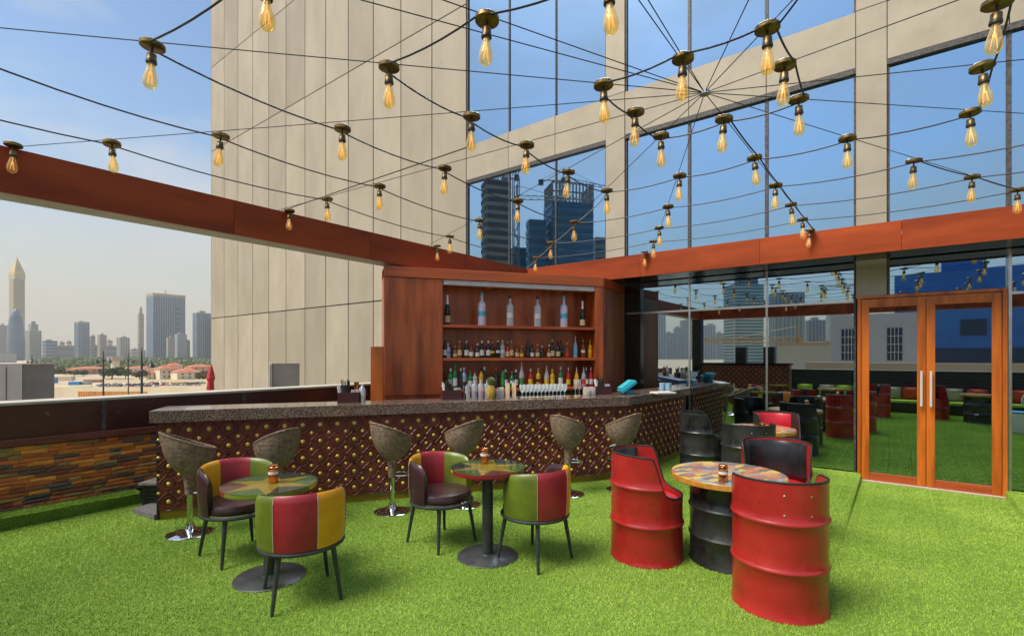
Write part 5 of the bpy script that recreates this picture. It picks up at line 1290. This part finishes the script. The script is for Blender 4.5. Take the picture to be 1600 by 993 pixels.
# construction towers
scaf = mat('construction_concrete', (.20, .18, .16), (.3, .28, .25), .1, .8)
o, wd, dp, H_ = tower(752, 797, 285, 150, 'dark concrete tower under construction, left one seen in the upper glass', scaf, mat('dark_floor', (.05, .05, .055), rough=.5), .3, mirror=True, floors=30, name='tower_under_construction')
b = MB(); rnd = random.Random(3)
for k in range(16): b.box(((k/15-.5)*wd, rnd.uniform(-.4, .4)*dp, H_+rnd.uniform(1, 3.2)), (.35, .35, rnd.uniform(2, 6)))
b.box((0, dp*.45, H_+2.4), (wd, .25, .3)); b.box((wd*.2, 0, H_+3.6), (wd*.5, dp*.5, .3)); b.obj('rebar_crown', scaf, o)
bn = mat('blue_netting', (.035, .12, .22), (.07, .19, .30), .12, .5, st=(1, 1, .1))
o, wd, dp, H_ = tower(849, 926, 322, 190, 'blue netted tower under construction, seen in the upper glass', bn, wbb, .35, mirror=True, floors=26, name='tower_under_construction')
b = MB()
for k in range(13): b.box(((k/12-.5)*wd, dp*.47, H_+3.6), (.5, .5, 7.2)); b.box((-wd*.49 if k % 2 else wd*.49, (k/12-.5)*dp, H_+3.6), (.5, .5, 7.2))
for q in (1, 3.6, 6.8): b.box((0, dp*.47, H_+q), (wd, .4, .45)); b.box((wd*.49, 0, H_+q), (.4, dp, .45)); b.box((-wd*.49, 0, H_+q), (.4, dp, .45))
b.obj('formwork_crown', scaf, o)
tower(822, 852, 345, 188, 'lower blue netted wing left of the netted tower, seen in the upper glass', bn, wbb, .3, mirror=True, floors=22, name='tower_wing')
tower(926, 952, 372, 210, 'grey wing right of the netted tower, seen in the upper glass', grey, wbb, .3, mirror=True, floors=18, name='tower_wing')
tower(797, 824, 388, 200, 'low blue block between the construction towers, seen in the upper glass', bn, wbb, .3, mirror=True, floors=16, name='tower_wing')
def crane(px, pyt, t, jib, ctr, label, m, tilt=0, rz_=0, w_=.9):
    p = R(px, t); H_ = Hh(pyt, t)-GZ; o = thing('tower_crane', label, 'crane', (p.x, p.y, GZ), -(YAW)+rz_)
    b = MB()
    for sx in (-1, 1):
        for sy in (-1, 1): b.tube([(sx*w_, sy*w_, 0), (sx*w_, sy*w_, H_)], .16, 4)
    nzz = int(H_/3)
    for k in range(nzz):
        z_ = k*3; s_ = 1 if k % 2 else -1
        b.tube([(-w_*s_, -w_, z_), (w_*s_, -w_, z_+3)], .1, 3); b.tube([(-w_*s_, w_, z_), (w_*s_, w_, z_+3)], .1, 3)
    b.obj('mast', m, o)
    ct_, st_ = math.cos(tilt), math.sin(tilt); b = MB(); j0 = Vector((0, 0, H_))
    def J(x, z_): return (x*ct_-z_*st_, 0, H_+x*st_+z_*ct_)
    b.tube([J(0, 0), J(jib, 0)], .16, 4); b.tube([J(0, 1.6), J(jib, .6)], .16, 4)
    nn_ = int(jib/2.5)
    for k in range(nn_): b.tube([J(k*2.5, 0), J(k*2.5+1.25, 1.5), J(k*2.5+2.5, 0)], .1, 3)
    b.obj('jib', m, o)
    b = MB(); b.tube([(0, 0, H_), (-ctr, 0, H_+.2)], .3, 4); b.tube([(0, 0, H_), (0, 0, H_+5)], .2, 4); b.tube([(0, 0, H_+5), (-ctr, 0, H_+.3)], .08, 3); b.tube([(0, 0, H_+5), J(jib*.7, .5)], .08, 3); b.obj('counter_jib', m, o)
    MB().box((-ctr, 0, H_-.8), (2, 1.4, 2)).obj('counterweight', M['black'], o); MB().box((0, -.9, H_+.4), (1.4, 1.4, 1.8)).obj('cab', m, o)
cg = mat('crane_grey', (.12, .12, .12), rough=.5); cy_ = mat('crane_yellow', (.50, .26, .04), rough=.5)
crane(807, 312, 170, 22, 8, 'grey tower crane with level jib between the construction towers, seen in the glass', cg)
crane(806, 278, 165, 15, 4, 'grey luffing crane with raised jib left of the netted tower, seen in the glass', cg, 1.1, .3)
crane(880, 282, 200, 22, 9, 'grey tower crane above the netted tower, seen in the glass', cg, -.18)
crane(1245, 535, 150, 36, 12, 'yellow crane with long level jib over the beige building, seen in the glass', cy_, 0, 2.9)

# ------------------------------------------------------------------ air
hz = MB(); hz.box((-300, 300, 215), (7800, 7800, 472)); ho = hz.obj('haze', None if False else bpy.data.materials.new('haze_air')); stuff(ho)
hm = ho.data.materials[0]; hm.use_nodes = True; hn = hm.node_tree.nodes; hn.clear()
oo = hn.new('ShaderNodeOutputMaterial'); pv = hn.new('ShaderNodeVolumePrincipled'); pv.inputs['Density'].default_value = .0001; pv.inputs['Color'].default_value = (.98, .97, .95, 1); pv.inputs['Anisotropy'].default_value = .2
hm.node_tree.links.new(pv.outputs[0], oo.inputs['Volume'])
